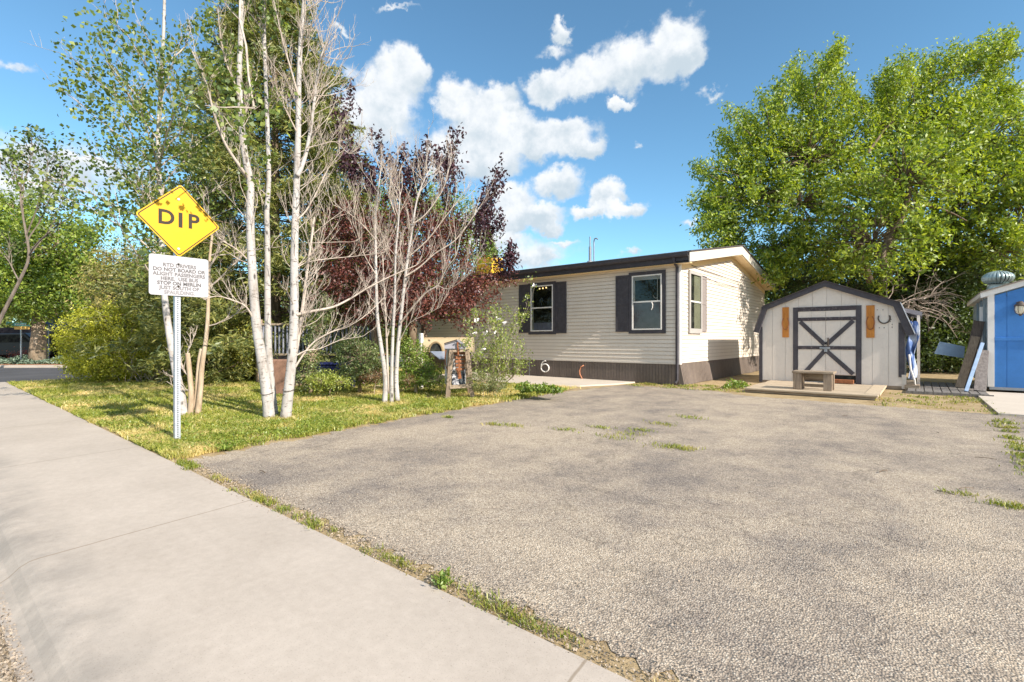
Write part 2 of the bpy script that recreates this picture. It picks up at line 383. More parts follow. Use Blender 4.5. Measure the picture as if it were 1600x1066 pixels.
M_FASC = paint('cream_fascia_paint', (.68, .62, .56), .5, .06, 3)
M_SOFF = paint('cream_soffit_bounce', (.80, .62, .36), .6, .05, 3)  # cream paint pushed to gold, warm bounced light put into the colour
M_ROOF = m_soil('dark_shingles', [(.05, .045, .05), (.09, .08, .085), (.14, .13, .13)], 6)
M_GREY = paint('grey_metal', (.36, .38, .42), .4, .12, 8, spec=.5, metal=.6)
M_STEEL = paint('galvanized_steel', (.50, .55, .60), .4, .10, 20, spec=.5, metal=.35)
def glass_mat():
    t = NT('window_glass'); fr = t.n('ShaderNodeFresnel', {'IOR': 1.5}).outputs[0]
    a = t.n('ShaderNodeBsdfTransparent', {'Color': (.85, .88, .88, 1)}); b = t.n('ShaderNodeBsdfGlossy', {'Roughness': .02})
    m = t.n('ShaderNodeMixShader', {0: fr, 1: a.outputs[0], 2: b.outputs[0]}); t.t.links.new(m.outputs[0], t.out.inputs[0]); return t.m
M_GLASS = glass_mat()
def m_room():
    t = NT('dark_room'); a = t.noise(5, 6, .7); return t.pr(t.ramp(a, [(.35, (.004, .004, .006)), (.5, (.02, .022, .02)), (.7, (.07, .075, .06))]), .8)
M_ROOM = m_room()
M_SCREEN = paint('insect_screen', (.29, .255, .28), .8, .12, 8)
M_CURT = paint('white_curtain', (.42, .44, .62), .9, .25, 14, stretch=(3, 3, .2))
# ------------------------------------------------------------------ the mobile home
HX, HY0, HY1, HXL, OV = -4.89, 12.85, 22.0, -15.9, .36
YR = 17.43; ZE = 3.477; ZR = 4.31; ZS = .575; EY = 12.62
house = thing('mobile_home', 'long single storey cream clapboard mobile home with dark trim and brown skirting', 'mobile home', (HX, HY0, 0))
def zroof(y): return ZE+(ZR-ZE)*(1-abs(y-YR)/(YR-12.74))
# siding: real overlapping courses
def siding(name, p0, p1, z0, topfn, outn, mat, parent, step=.106, lap=.02):
    mb = MB(); p0 = Vector(p0); p1 = Vector(p1); outn = Vector(outn); z = z0
    ln = (p1-p0).length; d = (p1-p0)/ln
    rows = []
    k = 0
    while True:
        za = z0+k*step; zb = za+step; k += 1
        # clip extent where wall is higher than za
        lo, hi = topfn(za); 
        if hi-lo < .05: break
        lo2, hi2 = topfn(min(zb, za+step))
        if hi2-lo2 < .02: lo2, hi2 = (lo+hi)/2-.01, (lo+hi)/2+.01; zb = za+step*.8
        a = p0+d*lo; b = p0+d*hi; c = p0+d*hi2; e = p0+d*lo2
        mb.add([a+Vector((0, 0, za))+outn*lap, b+Vector((0, 0, za))+outn*lap, c+Vector((0, 0, zb))+outn*.001, e+Vector((0, 0, zb))+outn*.001,
                a+Vector((0, 0, za)), b+Vector((0, 0, za))], [(0, 1, 2, 3), (4, 5, 1, 0)])
    return mb.build(name, mat, parent)
TOPZ = 3.23
def topfront(z): return (0, HX-HXL) if z < TOPZ else (0, 0)
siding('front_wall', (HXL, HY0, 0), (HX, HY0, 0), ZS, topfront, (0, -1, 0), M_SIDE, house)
def topgable(z):
    if z < TOPZ-.06: return (0, HY1-HY0)
    if z > 4.02: return (4.58, 4.58)
    m = (z-(TOPZ-.06))/(4.06-(TOPZ-.06)); return (m*4.58, (HY1-HY0)-m*4.58)
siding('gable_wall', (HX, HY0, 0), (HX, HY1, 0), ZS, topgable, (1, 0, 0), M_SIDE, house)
# solid core so nothing shows through
core = MB(); cz = TOPZ
core.add([(HXL, HY0+.01, 0), (HX-.01, HY0+.01, 0), (HX-.01, HY1, 0), (HXL, HY1, 0), (HXL, HY0+.01, cz), (HX-.01, HY0+.01, cz), (HX-.01, HY1, cz), (HXL, HY1, cz), (HX-.01, YR, 4.05), (HXL, YR, 4.05)],
         [(0, 1, 5, 4), (1, 2, 6, 8, 5), (2, 3, 7, 6), (3, 0, 4, 9, 7), (4, 5, 8, 9), (6, 7, 9, 8)])
core.build('wall_core', M_SIDE, house)
# skirting with ribs (vertical)
mb = MB(); x = HXL
while x < HX-.02:
    mb.box(x, min(x+.078, HX-.01), HY0-.004, HY0+.03, .0, ZS-.002); x += .09
mb.box(HXL, HX-.01, HY0+.006, HY0+.03, 0, ZS-.004)
sk = mb.build('skirting', M_SKIRT, house)
mb = MB(); y = HY0+.0
while y < HY1:
    lean = .10+.03*math.sin(y*3)
    mb.add([(HX+lean, y+.004, 0), (HX+lean, y+.085, 0), (HX+.006, y+.085, ZS-.004), (HX+.006, y+.004, ZS-.004), (HX-.02, y+.004, 0), (HX-.02, y+.085, 0), (HX-.02, y+.085, ZS), (HX-.02, y+.004, ZS)],
           [(0, 1, 2, 3), (4, 7, 6, 5), (0, 3, 7, 4), (1, 5, 6, 2)]); y += .092
mb.build('skirting', M_SKIRT, house)
mb = MB()
for px in (827.5,):
    xx = onY(px, 570, HY0).x; mb.box(xx-.015, xx+.015, HY0-.014, HY0-.005, .0, ZS-.01)
mb.build('skirting_seam', M_GREY, house)
# bottom starter strip + corner posts
MB().box(HXL, HX-.061, HY0-.027, HY0-.0215, ZS-.03, ZS+.012).build('starter_strip', M_FASC, house)
mb = MB().box(HX-.06, HX+.016, HY0-.03, HY0-.001, ZS-.03, TOPZ-.02).box(HX+.0005, HX+.03, HY0-.0005, HY0+.07, ZS-.03, TOPZ-.02)
mb.build('corner_post', M_WHITE, house)
# roof: two slabs with thickness, overhang OV past the gable
XR = HX+OV; XL = HXL-OV
def slab(y0, z0, y1, z1, th, x0, x1):
    return MB().add([(x0, y0, z0), (x1, y0, z0), (x1, y1, z1), (x0, y1, z1), (x0, y0, z0-th), (x1, y0, z0-th), (x1, y1, z1-th), (x0, y1, z1-th)],
                    [(0, 1, 2, 3), (4, 7, 6, 5), (0, 4, 5, 1), (1, 5, 6, 2), (2, 6, 7, 3), (3, 7, 4, 0)])
roof = slab(EY-.02, ZE+.012, YR, ZR+.03, .035, XL, XR+.03)
r2 = slab(2*YR-EY+.02, ZE+.012, YR, ZR+.03, .035, XL, XR+.03); roof.add(r2.v, r2.f); rf = roof.build('roof', M_ROOF, house)
# soffits (under the overhang of both slopes)
mb = slab(EY, ZE-.235, YR-.0, ZR-.30, .02, HX-.02, XR-.03); m2 = slab(2*YR-EY, ZE-.235, YR, ZR-.30, .02, HX-.02, XR-.03); mb.add(m2.v, m2.f)
mb.build('soffit', M_SOFF, house)
MB().box(HXL, XR-.03, EY+.0, HY0-.001, 3.185, 3.205).build('soffit', M_SOFF, house)
# rake fascias
def rake(y0, z0, y1, z1, h0, h1):
    x0, x1 = XR-.028, XR
    return MB().add([(x0, y0, z0), (x1, y0, z0), (x1, y1, z1), (x0, y1, z1), (x0, y0, z0-h0), (x1, y0, z0-h0), (x1, y1, z1-h1), (x0, y1, z1-h1)],
                    [(0, 1, 2, 3), (4, 7, 6, 5), (0, 4, 5, 1), (1, 5, 6, 2), (2, 6, 7, 3), (3, 7, 4, 0)])
rake(EY-.01, ZE-.028, YR, ZR-.01, .25, .28).build('rake_fascia', M_FASC, house)
rake(2*YR-EY, ZE-.028, YR+.001, ZR-.01, .25, .28).build('rake_fascia', M_FASC, house)
# frieze board under the gable eaves
mb = MB()
for sgn in (1, -1):
    ya, yb = (HY0 if sgn > 0 else HY1), YR
    mb.add([(HX+.025, ya, 3.05), (HX+.025, yb, 3.87), (HX+.025, yb, 4.02), (HX+.025, ya, 3.20), (HX+.001, ya, 3.05), (HX+.001, yb, 3.87)], [(0, 1, 2, 3), (4, 5, 1, 0)])
mb.build('frieze', M_SOFF, house)
# front fascia (dark) and gutter
MB().box(XL, XR-.029, EY+.0, EY+.03, 3.19, ZE-.03).build('fascia', M_SLATE, house)
mb = MB(); pr_ = [(-.002, .0), (-.09, .015), (-.115, .05), (-.12, .125), (-.105, .125), (-.1, .06), (-.08, .03), (-.002, .02)]
mb.prism([Vector((XL, EY+y, 3.33+z)) for y, z in pr_], (XR-.03-XL, 0, 0))
gut = mb.build('gutter', M_SLATE, house)
MB().box(XL, XR-.03, EY-.122, EY+.03, ZE-.02, ZE-.008).build('drip_edge', M_GREY, house)
# downspout by the right corner
xd = onY(1059, 500, HY0).x
MB().tube([(xd, EY-.05, 3.34), (xd, EY-.04, 3.24), (xd, HY0-.05, 3.12), (xd, HY0-.05, .35), (xd, HY0-.055, .12), (xd-.03, HY0-.12, .05)], .042, 4).build('downspout', M_SLATE, house, bevel=.006)
# windows -----------------------------------------------------------
def window(Yw, px0, px1, pyt, pyb, tw, lower, parent, trimmat, blinds=False):
    a = onY(px0, pyt, Yw); b = onY(px1, pyt, Yw); x0, x1 = a.x, b.x
    zt = onY(px1, pyt, Yw).z; zb = onY(px1, pyb, Yw).z
    y = Yw-.023
    wd = MB()
    for (xa, xb, za, zb_) in ((x0, x1, zt-tw, zt), (x0, x1, zb, zb+tw), (x0, x0+tw, zb+tw, zt-tw), (x1-tw, x1, zb+tw, zt-tw)): wd.box(xa, xb, y-.035, y, za, zb_)
    wnd = wd.build('window', trimmat, parent, bevel=.003)
    ix0, ix1, iz0, iz1 = x0+tw, x1-tw, zb+tw, zt-tw; fw = .035; zm = (iz0+iz1)/2+.02
    fr = MB()
    for bx in ((ix0, ix1, iz1-fw, iz1), (ix0, ix1, iz0, iz0+fw), (ix0, ix0+fw, iz0+fw, iz1-fw), (ix1-fw, ix1, iz0+fw, iz1-fw)): fr.box(bx[0], bx[1], y-.045, y-.001, bx[2], bx[3])
    fr.box(ix0+fw, ix1-fw, y-.040, y-.002, zm-.02, zm+.02); fr.build('frame', M_WHITE, wnd, bevel=.002)
    MB().box(ix0+.01, ix1-.01, y-.004, y-.001, iz0+.01, iz1-.01).build('interior', M_ROOM, wnd)
    MB().add([(ix0+fw, y-.03, zm+.02), (ix1-fw, y-.03, zm+.02), (ix1-fw, y-.03, iz1-fw), (ix0+fw, y-.03, iz1-fw)], [(0, 1, 2, 3)]).build('pane', M_GLASS, wnd)
    MB().add([(ix0+fw, y-.022, iz0+fw), (ix1-fw, y-.022, iz0+fw), (ix1-fw, y-.022, zm-.02), (ix0+fw, y-.022, zm-.02)], [(0, 1, 2, 3)]).build('pane', M_GLASS, wnd)
    if lower == 'screen':
        MB().box(ix0+fw, ix1-fw, y-.012, y-.010, iz0+fw, zm-.02).build('screen', M_SCREEN, wnd)
        # raised blind with cord
        mbb = MB()
        for k in range(4): mbb.box(ix0+fw, ix1-fw, y-.018, y-.010, iz1-fw-.025*(k+1), iz1-fw-.025*k-.004)
        mbb.box(ix0+fw, ix0+fw+.05, y-.016, y-.010, zm+.02, iz1-fw-.1); mbb.box(ix1-fw-.10, ix1-fw-.085, y-.016, y-.010, zm+.02, iz1-fw-.1)
        mbb.build('blind', M_FASC, wnd)
        MB().tube([(ix1-.28, y-.05, zm-.02), (ix1-.25, y-.05, zm-.10), (ix1-.26, y-.05, zm-.18), (ix1-.29, y-.05, zm-.23)], .012, 5).build('cord', M_WHITE, wnd)
        MB().tube([(ix1-.25, y-.02, zm+.17), (ix1-.22, y-.02, zm+.10), (ix1-.17, y-.02, zm+.08), (ix1-.12, y-.02, zm+.10)], .008, 5).build('cord', M_WHITE, wnd)
    else:
        mbb = MB(); k = 24
        for i in range(k):
            xa = ix0+fw+.08+(ix1-ix0-2*fw-.08)*i/k; xb = ix0+fw+.08+(ix1-ix0-2*fw-.08)*(i+1)/k
            ya = y-.010-.006*math.sin(i*1.9); yb = y-.010-.006*math.sin((i+1)*1.9); zt_ = iz0+fw+.24
            mbb.add([(xa, ya, iz0+fw), (xb, yb, iz0+fw), (xb, yb, zt_), (xa, ya, zt_)], [(0, 1, 2, 3)])
        mbb.build('curtain', M_CURT, wnd)
        MB().box(ix0+fw, ix0+fw+.07, y-.018, y-.012, iz0+fw, iz1-fw).build('blind', M_WHITE, wnd)
        for i in range(3): MB().lathe([(0.0, 0), (.02, .012), (.025, .03), (.012, .05), (0, .055)], (ix0+.35+i*.13, y-.012, iz1-.13+.01*i), 8).build('ceiling_lamp', LAMP, wnd)
    return wnd
LAMP = bpy.data.materials.new('lamp_glow'); LAMP.use_nodes = True; LAMP.node_tree.nodes['Principled BSDF'].inputs['Emission Color'].default_value = (1, .65, .25, 1); LAMP.node_tree.nodes['Principled BSDF'].inputs['Emission Strength'].default_value = 1.2
window(HY0, 983.6, 1040.9, 421.5, 521, .10, 'screen', house, M_SLATE)
window(HY0, 827, 869.6, 439.5, 522.5, .10, 'curtain', house, M_SLATE)
def shutter(px0, px1, pyt, pyb, Yw=HY0):
    a = onY(px0, pyt, Yw); b = onY(px1, pyt, Yw); x0, x1 = a.x, b.x; zt = b.z; zb = onY(px1, pyb, Yw).z; y = Yw-.023
    mb = MB().box(x0, x1, y-.014, y, zb, zt); rw = .045
    for bx in ((x0, x0+rw, zb, zt), (x1-rw, x1, zb, zt)): mb.box(bx[0], bx[1], y-.028, y-.0145, bx[2], bx[3])
    zm = (zt+zb)/2
    for zc in (zb+.035, zm, zt-.035): mb.box(x0+rw, x1-rw, y-.027, y-.0145, zc-.035, zc+.035)
    mb.build('shutter', M_SLATE, house, bevel=.002)
shutter(963, 983.2, 430, 518.5); shutter(812, 826.6, 444.5, 520); shutter(870, 885.8, 440, 520.8)
# gable window and shutter (white, on the sunlit end wall)
def gwin():
    Xw = HX+.023; y0 = onX(1074, 400, HX).y; y1 = onX(1093.5, 400, HX).y; zt = onX(1074, 422.5, HX).z; zb = onX(1074, 521, HX).z; tw = .085
    mb = MB()
    for (ya, yb, za, zc) in ((y0, y1, zt-tw, zt), (y0, y1, zb, zb+tw+.05), (y0, y0+tw, zb+tw+.05, zt-tw), (y1-tw, y1, zb+tw+.05, zt-tw)): mb.box(Xw, Xw+.05, ya, yb, za, zc)
    g = mb.build('window', paint('grey_window_trim', (.40, .385, .375), .6, .06, 4), house, bevel=.003)
    a, b, c, d = y0+tw, y1-tw, zb+tw+.05, zt-tw; zm = (c+d)/2
    MB().box(Xw, Xw+.035, a, b, zm-.02, zm+.02).build('frame', M_WHITE, g)
    MB().box(Xw+.001, Xw+.004, a, b, c, d).build('interior', M_ROOM, g)
    MB().box(Xw+.005, Xw+.012, a+(b-a)*.42, b, c, d).build('curtain', paint('beige_curtain', (.24, .24, .17), .9, .15, 5), g)
    MB().add([(Xw+.03, a, c), (Xw+.03, b, c), (Xw+.03, b, zm-.02), (Xw+.03, a, zm-.02), (Xw+.03, a, zm+.02), (Xw+.03, b, zm+.02), (Xw+.03, b, d), (Xw+.03, a, d)], [(0, 1, 2, 3), (4, 5, 6, 7)]).build('pane', M_GLASS, g)
    y2 = onX(1102, 400, HX).y; m = MB().box(Xw, Xw+.012, y1+.01, y2, zb+.06, zt-.03)
    for zc in (zb+.1, zm, zt-.1): m.box(Xw+.0125, Xw+.022, y1+.05, y2-.04, zc-.04, zc+.04)
    m.box(Xw+.0125, Xw+.024, y1+.01, y1+.05, zb+.06, zt-.03).box(Xw+.0125, Xw+.024, y2-.04, y2, zb+.06, zt-.03)
    m.build('shutter', paint('pale_taupe_shutter', (.27, .24, .235), .6, .08, 4), house, bevel=.002)
gwin()
# cables slung across the gable wall
mb = MB()
for (a, b, c) in (((1078, 415), (1120, 430), (1150, 441)), ((1080, 424), (1122, 444), (1150, 450))):
    mb.tube([onX(*a, HX)+Vector((.05, 0, 0)), onX(*b, HX)+Vector((.05, 0, 0)), onX(*c, HX)+Vector((.05, 0, 0))], .008, 4)
mb.build('cable', M_SLATE, house)
# roof pipes
def rp(px, pyb, pyt, r, Y):
    a = onY(px, pyb, Y); b = onY(px, pyt, Y); return a, b
a, b = rp(922, 405, 370, .03, 15.0)
zb_ = zroof(15)+.02
mb = MB().tube([(a.x, 15, zb_-.1), (a.x, 15, zb_+.55)], .05, 10).tube([(a.x, 15, zb_+.5), (a.x, 15, b.z)], .025, 8)
mb.lathe([(.14, -.05), (.10, .04), (.05, .07)], (a.x, 15, zb_), 12); mb.build('vent_pipe', M_GREY, house)
a, b = rp(928, 405, 376, .03, 15.3)
MB().tube([(a.x, 15.3, zb_-.1), (a.x, 15.3, b.z-.02), (a.x+.03, 15.3, b.z+.06), (a.x+.10, 15.3, b.z+.07), (a.x+.15, 15.3, b.z+.02)], .022, 8).build('vent_pipe', M_GREY, house)
# yellow covered cooler on the roof
a = onY(749, 428, 14.6); b = onY(776, 428, 14.6); zt = onY(760, 403, 14.6).z
c0 = thing('roof_cooler', 'yellow tarp covered cooler box standing on the roof', 'cooler', (a.x, 14.3, zroof(14.4)))
mb = MB(); zb_ = zroof(14.3)-.15
mb.add([(a.x, 14.3, zb_), (b.x, 14.3, zb_), (b.x, 15.1, zb_), (a.x, 15.1, zb_), (a.x+.12, 14.36, zt), (b.x-.02, 14.36, zt-.05), (b.x-.03, 15.0, zt-.02), (a.x+.12, 15.0, zt+.04)],
       [(0, 3, 2, 1), (4, 5, 6, 7), (0, 1, 5, 4), (1, 2, 6, 5), (2, 3, 7, 6), (3, 0, 4, 7)])
mb.build('tarp_cover', paint('yellow_tarp', (.85, .50, .04), .6, .2, 9, bs=9, bstr=.8), c0, bevel=.03)
MB().tube([(a.x, 14.28, zt-.28), (b.x, 14.28, zt-.3)], .012, 5).build('rope', M_FASC, c0)
# the white '6' shaped hose loop and the copper hose on the skirting
c = onY(852, 573.5, HY0-.02)
pts = []
for i in range(22):
    a_ = -PI*.5+2*PI*i/21; pts.append((c.x+.15*math.cos(a_), HY0-.035, c.z-.03+.125*math.sin(a_)))
pts2 = [(c.x-.15*math.cos(t_*.9)+.02, HY0-.045, c.z-.02+.22*math.sin(t_)) for t_ in [i*.12 for i in range(11)]]
o = MB().tube(pts, .022, 7).tube([(c.x-.15, HY0-.038, c.z-.03), (c.x-.135, HY0-.04, c.z+.08), (c.x-.08, HY0-.04, c.z+.16), (c.x+.0, HY0-.04, c.z+.2), (c.x+.04, HY0-.04, c.z+.19)], .022, 7).build('hose_loop', M_WHITE, None, smooth=True)
tag(o, 'white rope loop shaped like a six hanging on the brown skirting', 'rope')
a = [onY(px, py, HY0-.03) for px, py in ((912, 571), (908, 573), (905.5, 579), (906, 585), (909, 591))]
o = MB().tube(a+[a[-1]+Vector((.05, -.05, -.03))], .018, 7).build('hose', paint('copper_hose', (.55, .24, .14), .5, .1, 9), None, smooth=True)
tag(o, 'short curved copper coloured hose poking from the brown skirting', 'hose')
# ------------------------------------------------------------------ gambrel shed
SY = 15.1; SD = 3.0
M_T111 = paint('greige_panel_paint', (.73, .675, .63), .6, .05, 1.5, bs=90, dirt=((.40, .34, .30), .18))
M_ORNG = wood('orange_stained_wood', (.34, .12, .03), (.66, .30, .08), True, 5)
M_OLDW = wood('weathered_wood', (.16, .12, .09), (.46, .38, .29), False, 4)
M_OLDV = wood('weathered_wood_upright', (.16, .12, .09), (.44, .35, .27), True, 4)
M_DECK = wood('pale_deck_boards', (.30, .24, .17), (.62, .52, .40), False, 3)
M_GDECK = wood('grey_deck_boards', (.10, .095, .09), (.30, .28, .27), True, 3)
M_RUST = paint('rusty_iron', (.33, .13, .06), .8, .35, 14, bs=40, bstr=.4)
M_IRON = paint('dark_iron', (.09, .07, .06), .6, .2, 14, spec=.5)
M_CHIP = paint('chipped_slate_paint', (.068, .058, .07), .65, .2, 8, dirt=((.55, .50, .46), .35))
sh = thing('garden_shed', 'cream barn shaped shed with slate trim, crossed double doors and horseshoes', 'shed', (-1.9, SY, 0))
def sp(px, py, Y=SY): v = onY(px, py, Y); return (v.x, v.z)
pk = sp(1290.2, 443.5); bl = sp(1195, 483); br = sp(1402.5, 477.5); el = sp(1181.5, 512); er = sp(1421, 517)
XL_, XR_ = -3.47, -.30; ZB = .06
prof = [(XL_, ZB), (XL_, el[1]), (bl[0], bl[1]-.04), (pk[0], pk[1]-.06), (br[0], br[1]-.04), (XR_, er[1]), (XR_, ZB)]
core = MB().prism([Vector((x, SY+.02, z)) for x, z in prof], (0, SD-.02, 0)); core.build('wall_core', M_T111, sh)
# vertical grooved boards on the front, cut to the gambrel outline
def ztop(x):
    pts = prof[1:6]
    for (xa, za), (xb, zb) in zip(pts, pts[1:]):
        if xa <= x <= xb: return za+(zb-za)*(x-xa)/max(1e-6, xb-xa)
    return pts[0][1]
dl, dr = sp(1245.6, 500)[0], sp(1339.5, 500)[0]
mb = MB(); x = XL_; gw = .32
cuts = sorted(set([XL_+i*gw for i in range(12)]+[bl[0], pk[0], br[0], XR_, dl, dr]))
cuts = [c for c in cuts if XL_ <= c <= XR_+1e-6]; grooves = set([XL_+i*gw for i in range(12)])
for xa, xb in zip(cuts, cuts[1:]):
    ga = xa+(.003 if xa in grooves else 0); gb = xb-(.003 if xb in grooves else 0)
    z0 = ZB+.02
    if gb-ga < .01: continue
    mb.add([(ga, SY, z0), (gb, SY, z0), (gb, SY, ztop(gb)), (ga, SY, ztop(ga)), (ga, SY+.019, z0), (gb, SY+.019, z0), (gb, SY+.019, ztop(gb)), (ga, SY+.019, ztop(ga))],
           [(0, 1, 2, 3), (0, 3, 7, 4), (1, 5, 6, 2), (0, 4, 5, 1)])
mb.build('front_wall', M_T111, sh)
# bottom dirt splash board
MB().box(XL_, XR_, SY+.005, SY+.04, 0, ZB+.02).build('base_board', M_OLDW, sh)
# rake trim along the gambrel
def trim(a, b, wd, y0, y1, name='rake_trim', mat=M_SLATE):
    a = Vector((a[0], 0, a[1])); b = Vector((b[0], 0, b[1])); d = (b-a).normalized(); n_ = Vector((d.z, 0, -d.x)); n_ = n_ if n_.z < 0 else -n_
    q = [a, b, b+n_*wd, a+n_*wd]
    return MB().prism([Vector((p.x, y0, p.z)) for p in q], (0, y1-y0, 0)).build(name, mat, sh)
eLo = sp(1180, 519); eRo = sp(1429, 522); blo = sp(1193, 479.5); bro = sp(1406.5, 473.5); pko = sp(1290.2, 440.3)
trim(eLo, blo, .115, SY-.10, SY-.003); trim(blo, pko, .115, SY-.102, SY-.003); trim(pko, bro, .125, SY-.101, SY-.003); trim(bro, eRo, .15, SY-.103, SY-.003)
trim((XL_-.005, ZB), (XL_-.005, el[1]), -.08, SY-.02, SY-.003, 'corner_trim')
MB().box(XL_-.01, XL_+.07, SY-.022, SY-.002, .02, el[1]+.02).build('corner_trim', M_SLATE, sh)
MB().box(XR_-.10, XR_+.02, SY-.024, SY-.002, .30, er[1]+.20).build('corner_trim', M_SLATE, sh)
MB().box(XR_-.04, XR_+.05, SY-.026, SY-.0245+.01, .02, .36).build('corner_patch_board', M_FASC, sh)
# roof skins
def rskin(a, b, th, mat, name):
    a = Vector((a[0], 0, a[1])); b = Vector((b[0], 0, b[1])); d = (b-a).normalized(); n_ = Vector((-d.z, 0, d.x)); n_ = n_ if n_.z > 0 else -n_
    q = [a+n_*.002, b+n_*.002, b+n_*th, a+n_*th]
    return MB().prism([Vector((p.x, SY-.13, p.z)) for p in q], (0, SD+.2, 0)).build(name, mat, sh)
rskin(eLo, blo, .02, M_ROOF, 'roof'); rskin(blo, pko, .02, M_ROOF, 'roof'); rskin(pko, bro, .02, M_ROOF, 'roof')
rskin(bro, eRo, .02, paint('sunlit_pale_shingles', (.62, .66, .74), .4, .12, 7, spec=.5), 'roof')  # right slope coloured pale to stand for strong sun on its shingles
# doors
def rect(px0, px1, py0, py1, y0, y1, name, mat, parent=sh, zlim=None):
    a = onY(px0, py0, SY); b = onY(px1, py1, SY); return MB().box(a.x, b.x, y0, y1, b.z, a.z).build(name, mat, parent, bevel=.003)
zt = sp(1290, 481)[1]; zbm = sp(1290, 596.5)[1]
xo0, xo1 = sp(1239.3, 500)[0], sp(1346.2, 500)[0]
# frame
tz = sp(1293, 479)[1]
MB().box(xo0, xo0+.115, SY-.028, SY-.003, .10, tz).build('door_frame', M_SLATE, sh, bevel=.003)
MB().box(xo1-.115, xo1, SY-.028, SY-.003, .04, tz).build('door_frame', M_SLATE, sh, bevel=.003)
MB().box(xo0+.115, xo1-.115, SY-.030, SY-.003, tz-.11, tz).build('door_frame', M_CHIP, sh, bevel=.003)
xm = pk[0]+.0; xi0, xi1 = xo0+.12, xo1-.12; db, dtp = .30, tz-.115
z1 = sp(1292, 498.5)[1]; z2 = sp(1292, 543.5)[1]
MB().box(xi0, xi1, SY-.001+.0, SY+.002, .10, .29).build('door_gap', M_ROOM, sh)
for side in (0, 1):
    a, b = (xi0, xm-.004) if side == 0 else (xm+.004, xi1)
    lo = .16 if side == 0 else db
    mb = MB(); k = 2
    for i in range(k): mb.box(a+(b-a)*i/k+.0012, a+(b-a)*(i+1)/k-.0012, SY-.016, SY-.003, lo, dtp)
    dr_ = mb.build('door', M_T111, sh, bevel=.002)
    for zr in (z1, z2): MB().box(a, b, SY-.034, SY-.0165, zr-.045, zr+.045).build('rail', M_CHIP, dr_, bevel=.002)
    A = (a, z1-.045) if side == 0 else (b, z1-.045); C = (xm+(-.02 if side == 0 else .02), z2+.05)
    def brace(A, C, wd=.05):
        A = Vector((A[0], SY-.026, A[1])); C = Vector((C[0], SY-.026, C[1])); return MB().beam(A, C, wd*2, .016, up=(0, 1, 0))
    brace((a+.05 if side == 0 else b-.05, z1-.06), (C[0], z2+.08)).build('brace', M_SLATE, dr_)
    brace((C[0], z2-.08), (a+.05 if side == 0 else b-.05, lo+.03)).build('brace', M_SLATE, dr_)
mb = MB().box(xm-.13, xm+.10, SY-.052, SY-.035, z2-.03, z2+.015).box(xm-.03, xm+.04, SY-.07, SY-.052, z2-.11, z2-.04)
mb.build('hasp_and_padlock', M_GREY, sh, bevel=.004)
MB().box(xm+.04, xm+.075, SY-.055, SY-.035, z2+.06, z2+.26).box(xm+.045, xm+.07, SY-.075, SY-.055, z2+.03, z2+.10).build('door_handle', M_IRON, sh, bevel=.004)
MB().box(xo1-.75, xo1-.15, SY-.25, SY-.06, .10, .19).build('threshold_ramp', M_RUST, sh)
# horseshoe plaques and the bare horseshoe
def horseshoe(cx, y, cz, rx, rz, r=.012, up=False, gap=.9, parent=None, mat=M_IRON):
    pts = []
    for i in range(19):
        a = -PI/2+(2*PI-gap)*(i/18-.5); q_ = (cx+rx*math.cos(a), y, cz+rz*math.sin(a))
        pts.append(q_)
    return MB().tube(pts, r, 6)
for (p0, p1, q0, q1) in ((1222.6, 1232.8, 480.5, 527.3), (1353.6, 1366.6, 477.5, 527.8)):
    a = onY(p0, q0, SY); b = onY(p1, q1, SY)
    pl = thing('horseshoe_plaque', 'orange wooden board with a rusty horseshoe, %s of the shed doors' % ('left' if p0 < 1300 else 'right'), 'plaque', (a.x, SY, b.z), 'horseshoe boards on the shed front')
    MB().box(a.x, b.x, SY-.028, SY-.003, b.z, a.z).build('board', M_ORNG, pl, bevel=.004)
    cx = (a.x+b.x)/2; cz = (a.z+b.z)/2-.03
    horseshoe(cx, SY-.036, cz, .082, .17, .011, gap=1.0).build('horseshoe', M_RUST, pl, smooth=True)
c = onY(1381.5, 499, SY)
o = horseshoe(c.x, SY-.018, c.z+.03, .115, .13, .015, gap=2.2).build('horseshoe', M_IRON, None, smooth=True); tag(o, 'bare dark iron horseshoe nailed directly to the shed wall', 'horseshoe')
mb = MB(); rg = random.Random(5)
for px, py in ((1371, 485), (1379.6, 485), (1390, 494), (1392, 500), (1391, 503), (1374, 513), (1381.5, 513), (1394, 507.5), (1394, 512)):
    v = onY(px, py, SY); MB().lathe([(0, 0), (.012, .006), (.012, .012), (0, .02)], (v.x, SY-.008, v.z), 6).build('nail', M_IRON, sh)
# side wall bits: lean-to flap roof with post, hanging blue tarp
lt = [sp(1404, 476, SY+.9), sp(1440, 489, SY+.9)]
a = Vector((XR_-.25, 0, 2.06)); b = Vector((onY(1441, 480, SY+.5).x, 0, 1.88))
mb = MB().prism([Vector((a.x, SY+.5, a.z)), Vector((b.x, SY+.5, b.z)), Vector((b.x, SY+.5, b.z-.10)), Vector((a.x, SY+.5, a.z-.10))], (0, 2.2, 0)); mb.build('lean_to_roof', paint('grey_boards', (.20, .19, .21), .7, .2, 8), sh)
MB().box(b.x-.10, b.x-.04, SY+.55, SY+.62, 0, 1.80).build('lean_to_post', M_FASC, sh)
tp = thing('blue_tarp', 'crumpled blue and white tarp hanging down the right side of the cream shed', 'tarp', (-.2, SY+.2, .3))
mb = MB(); nu, nv = 14, 26
for j in range(nv+1):
    for i in range(nu+1):
        u, v = i/nu, j/nv
        mb.v.append((XR_+.05+.22*u*(1-.4*v)+.04*math.sin(6*u+9*v)+.03*v, SY+.04+.06*math.sin(11*u+3*v)+.1*u+.03*math.sin(23*v+7*u), 1.62-1.35*v+.03*math.sin(9*u)))
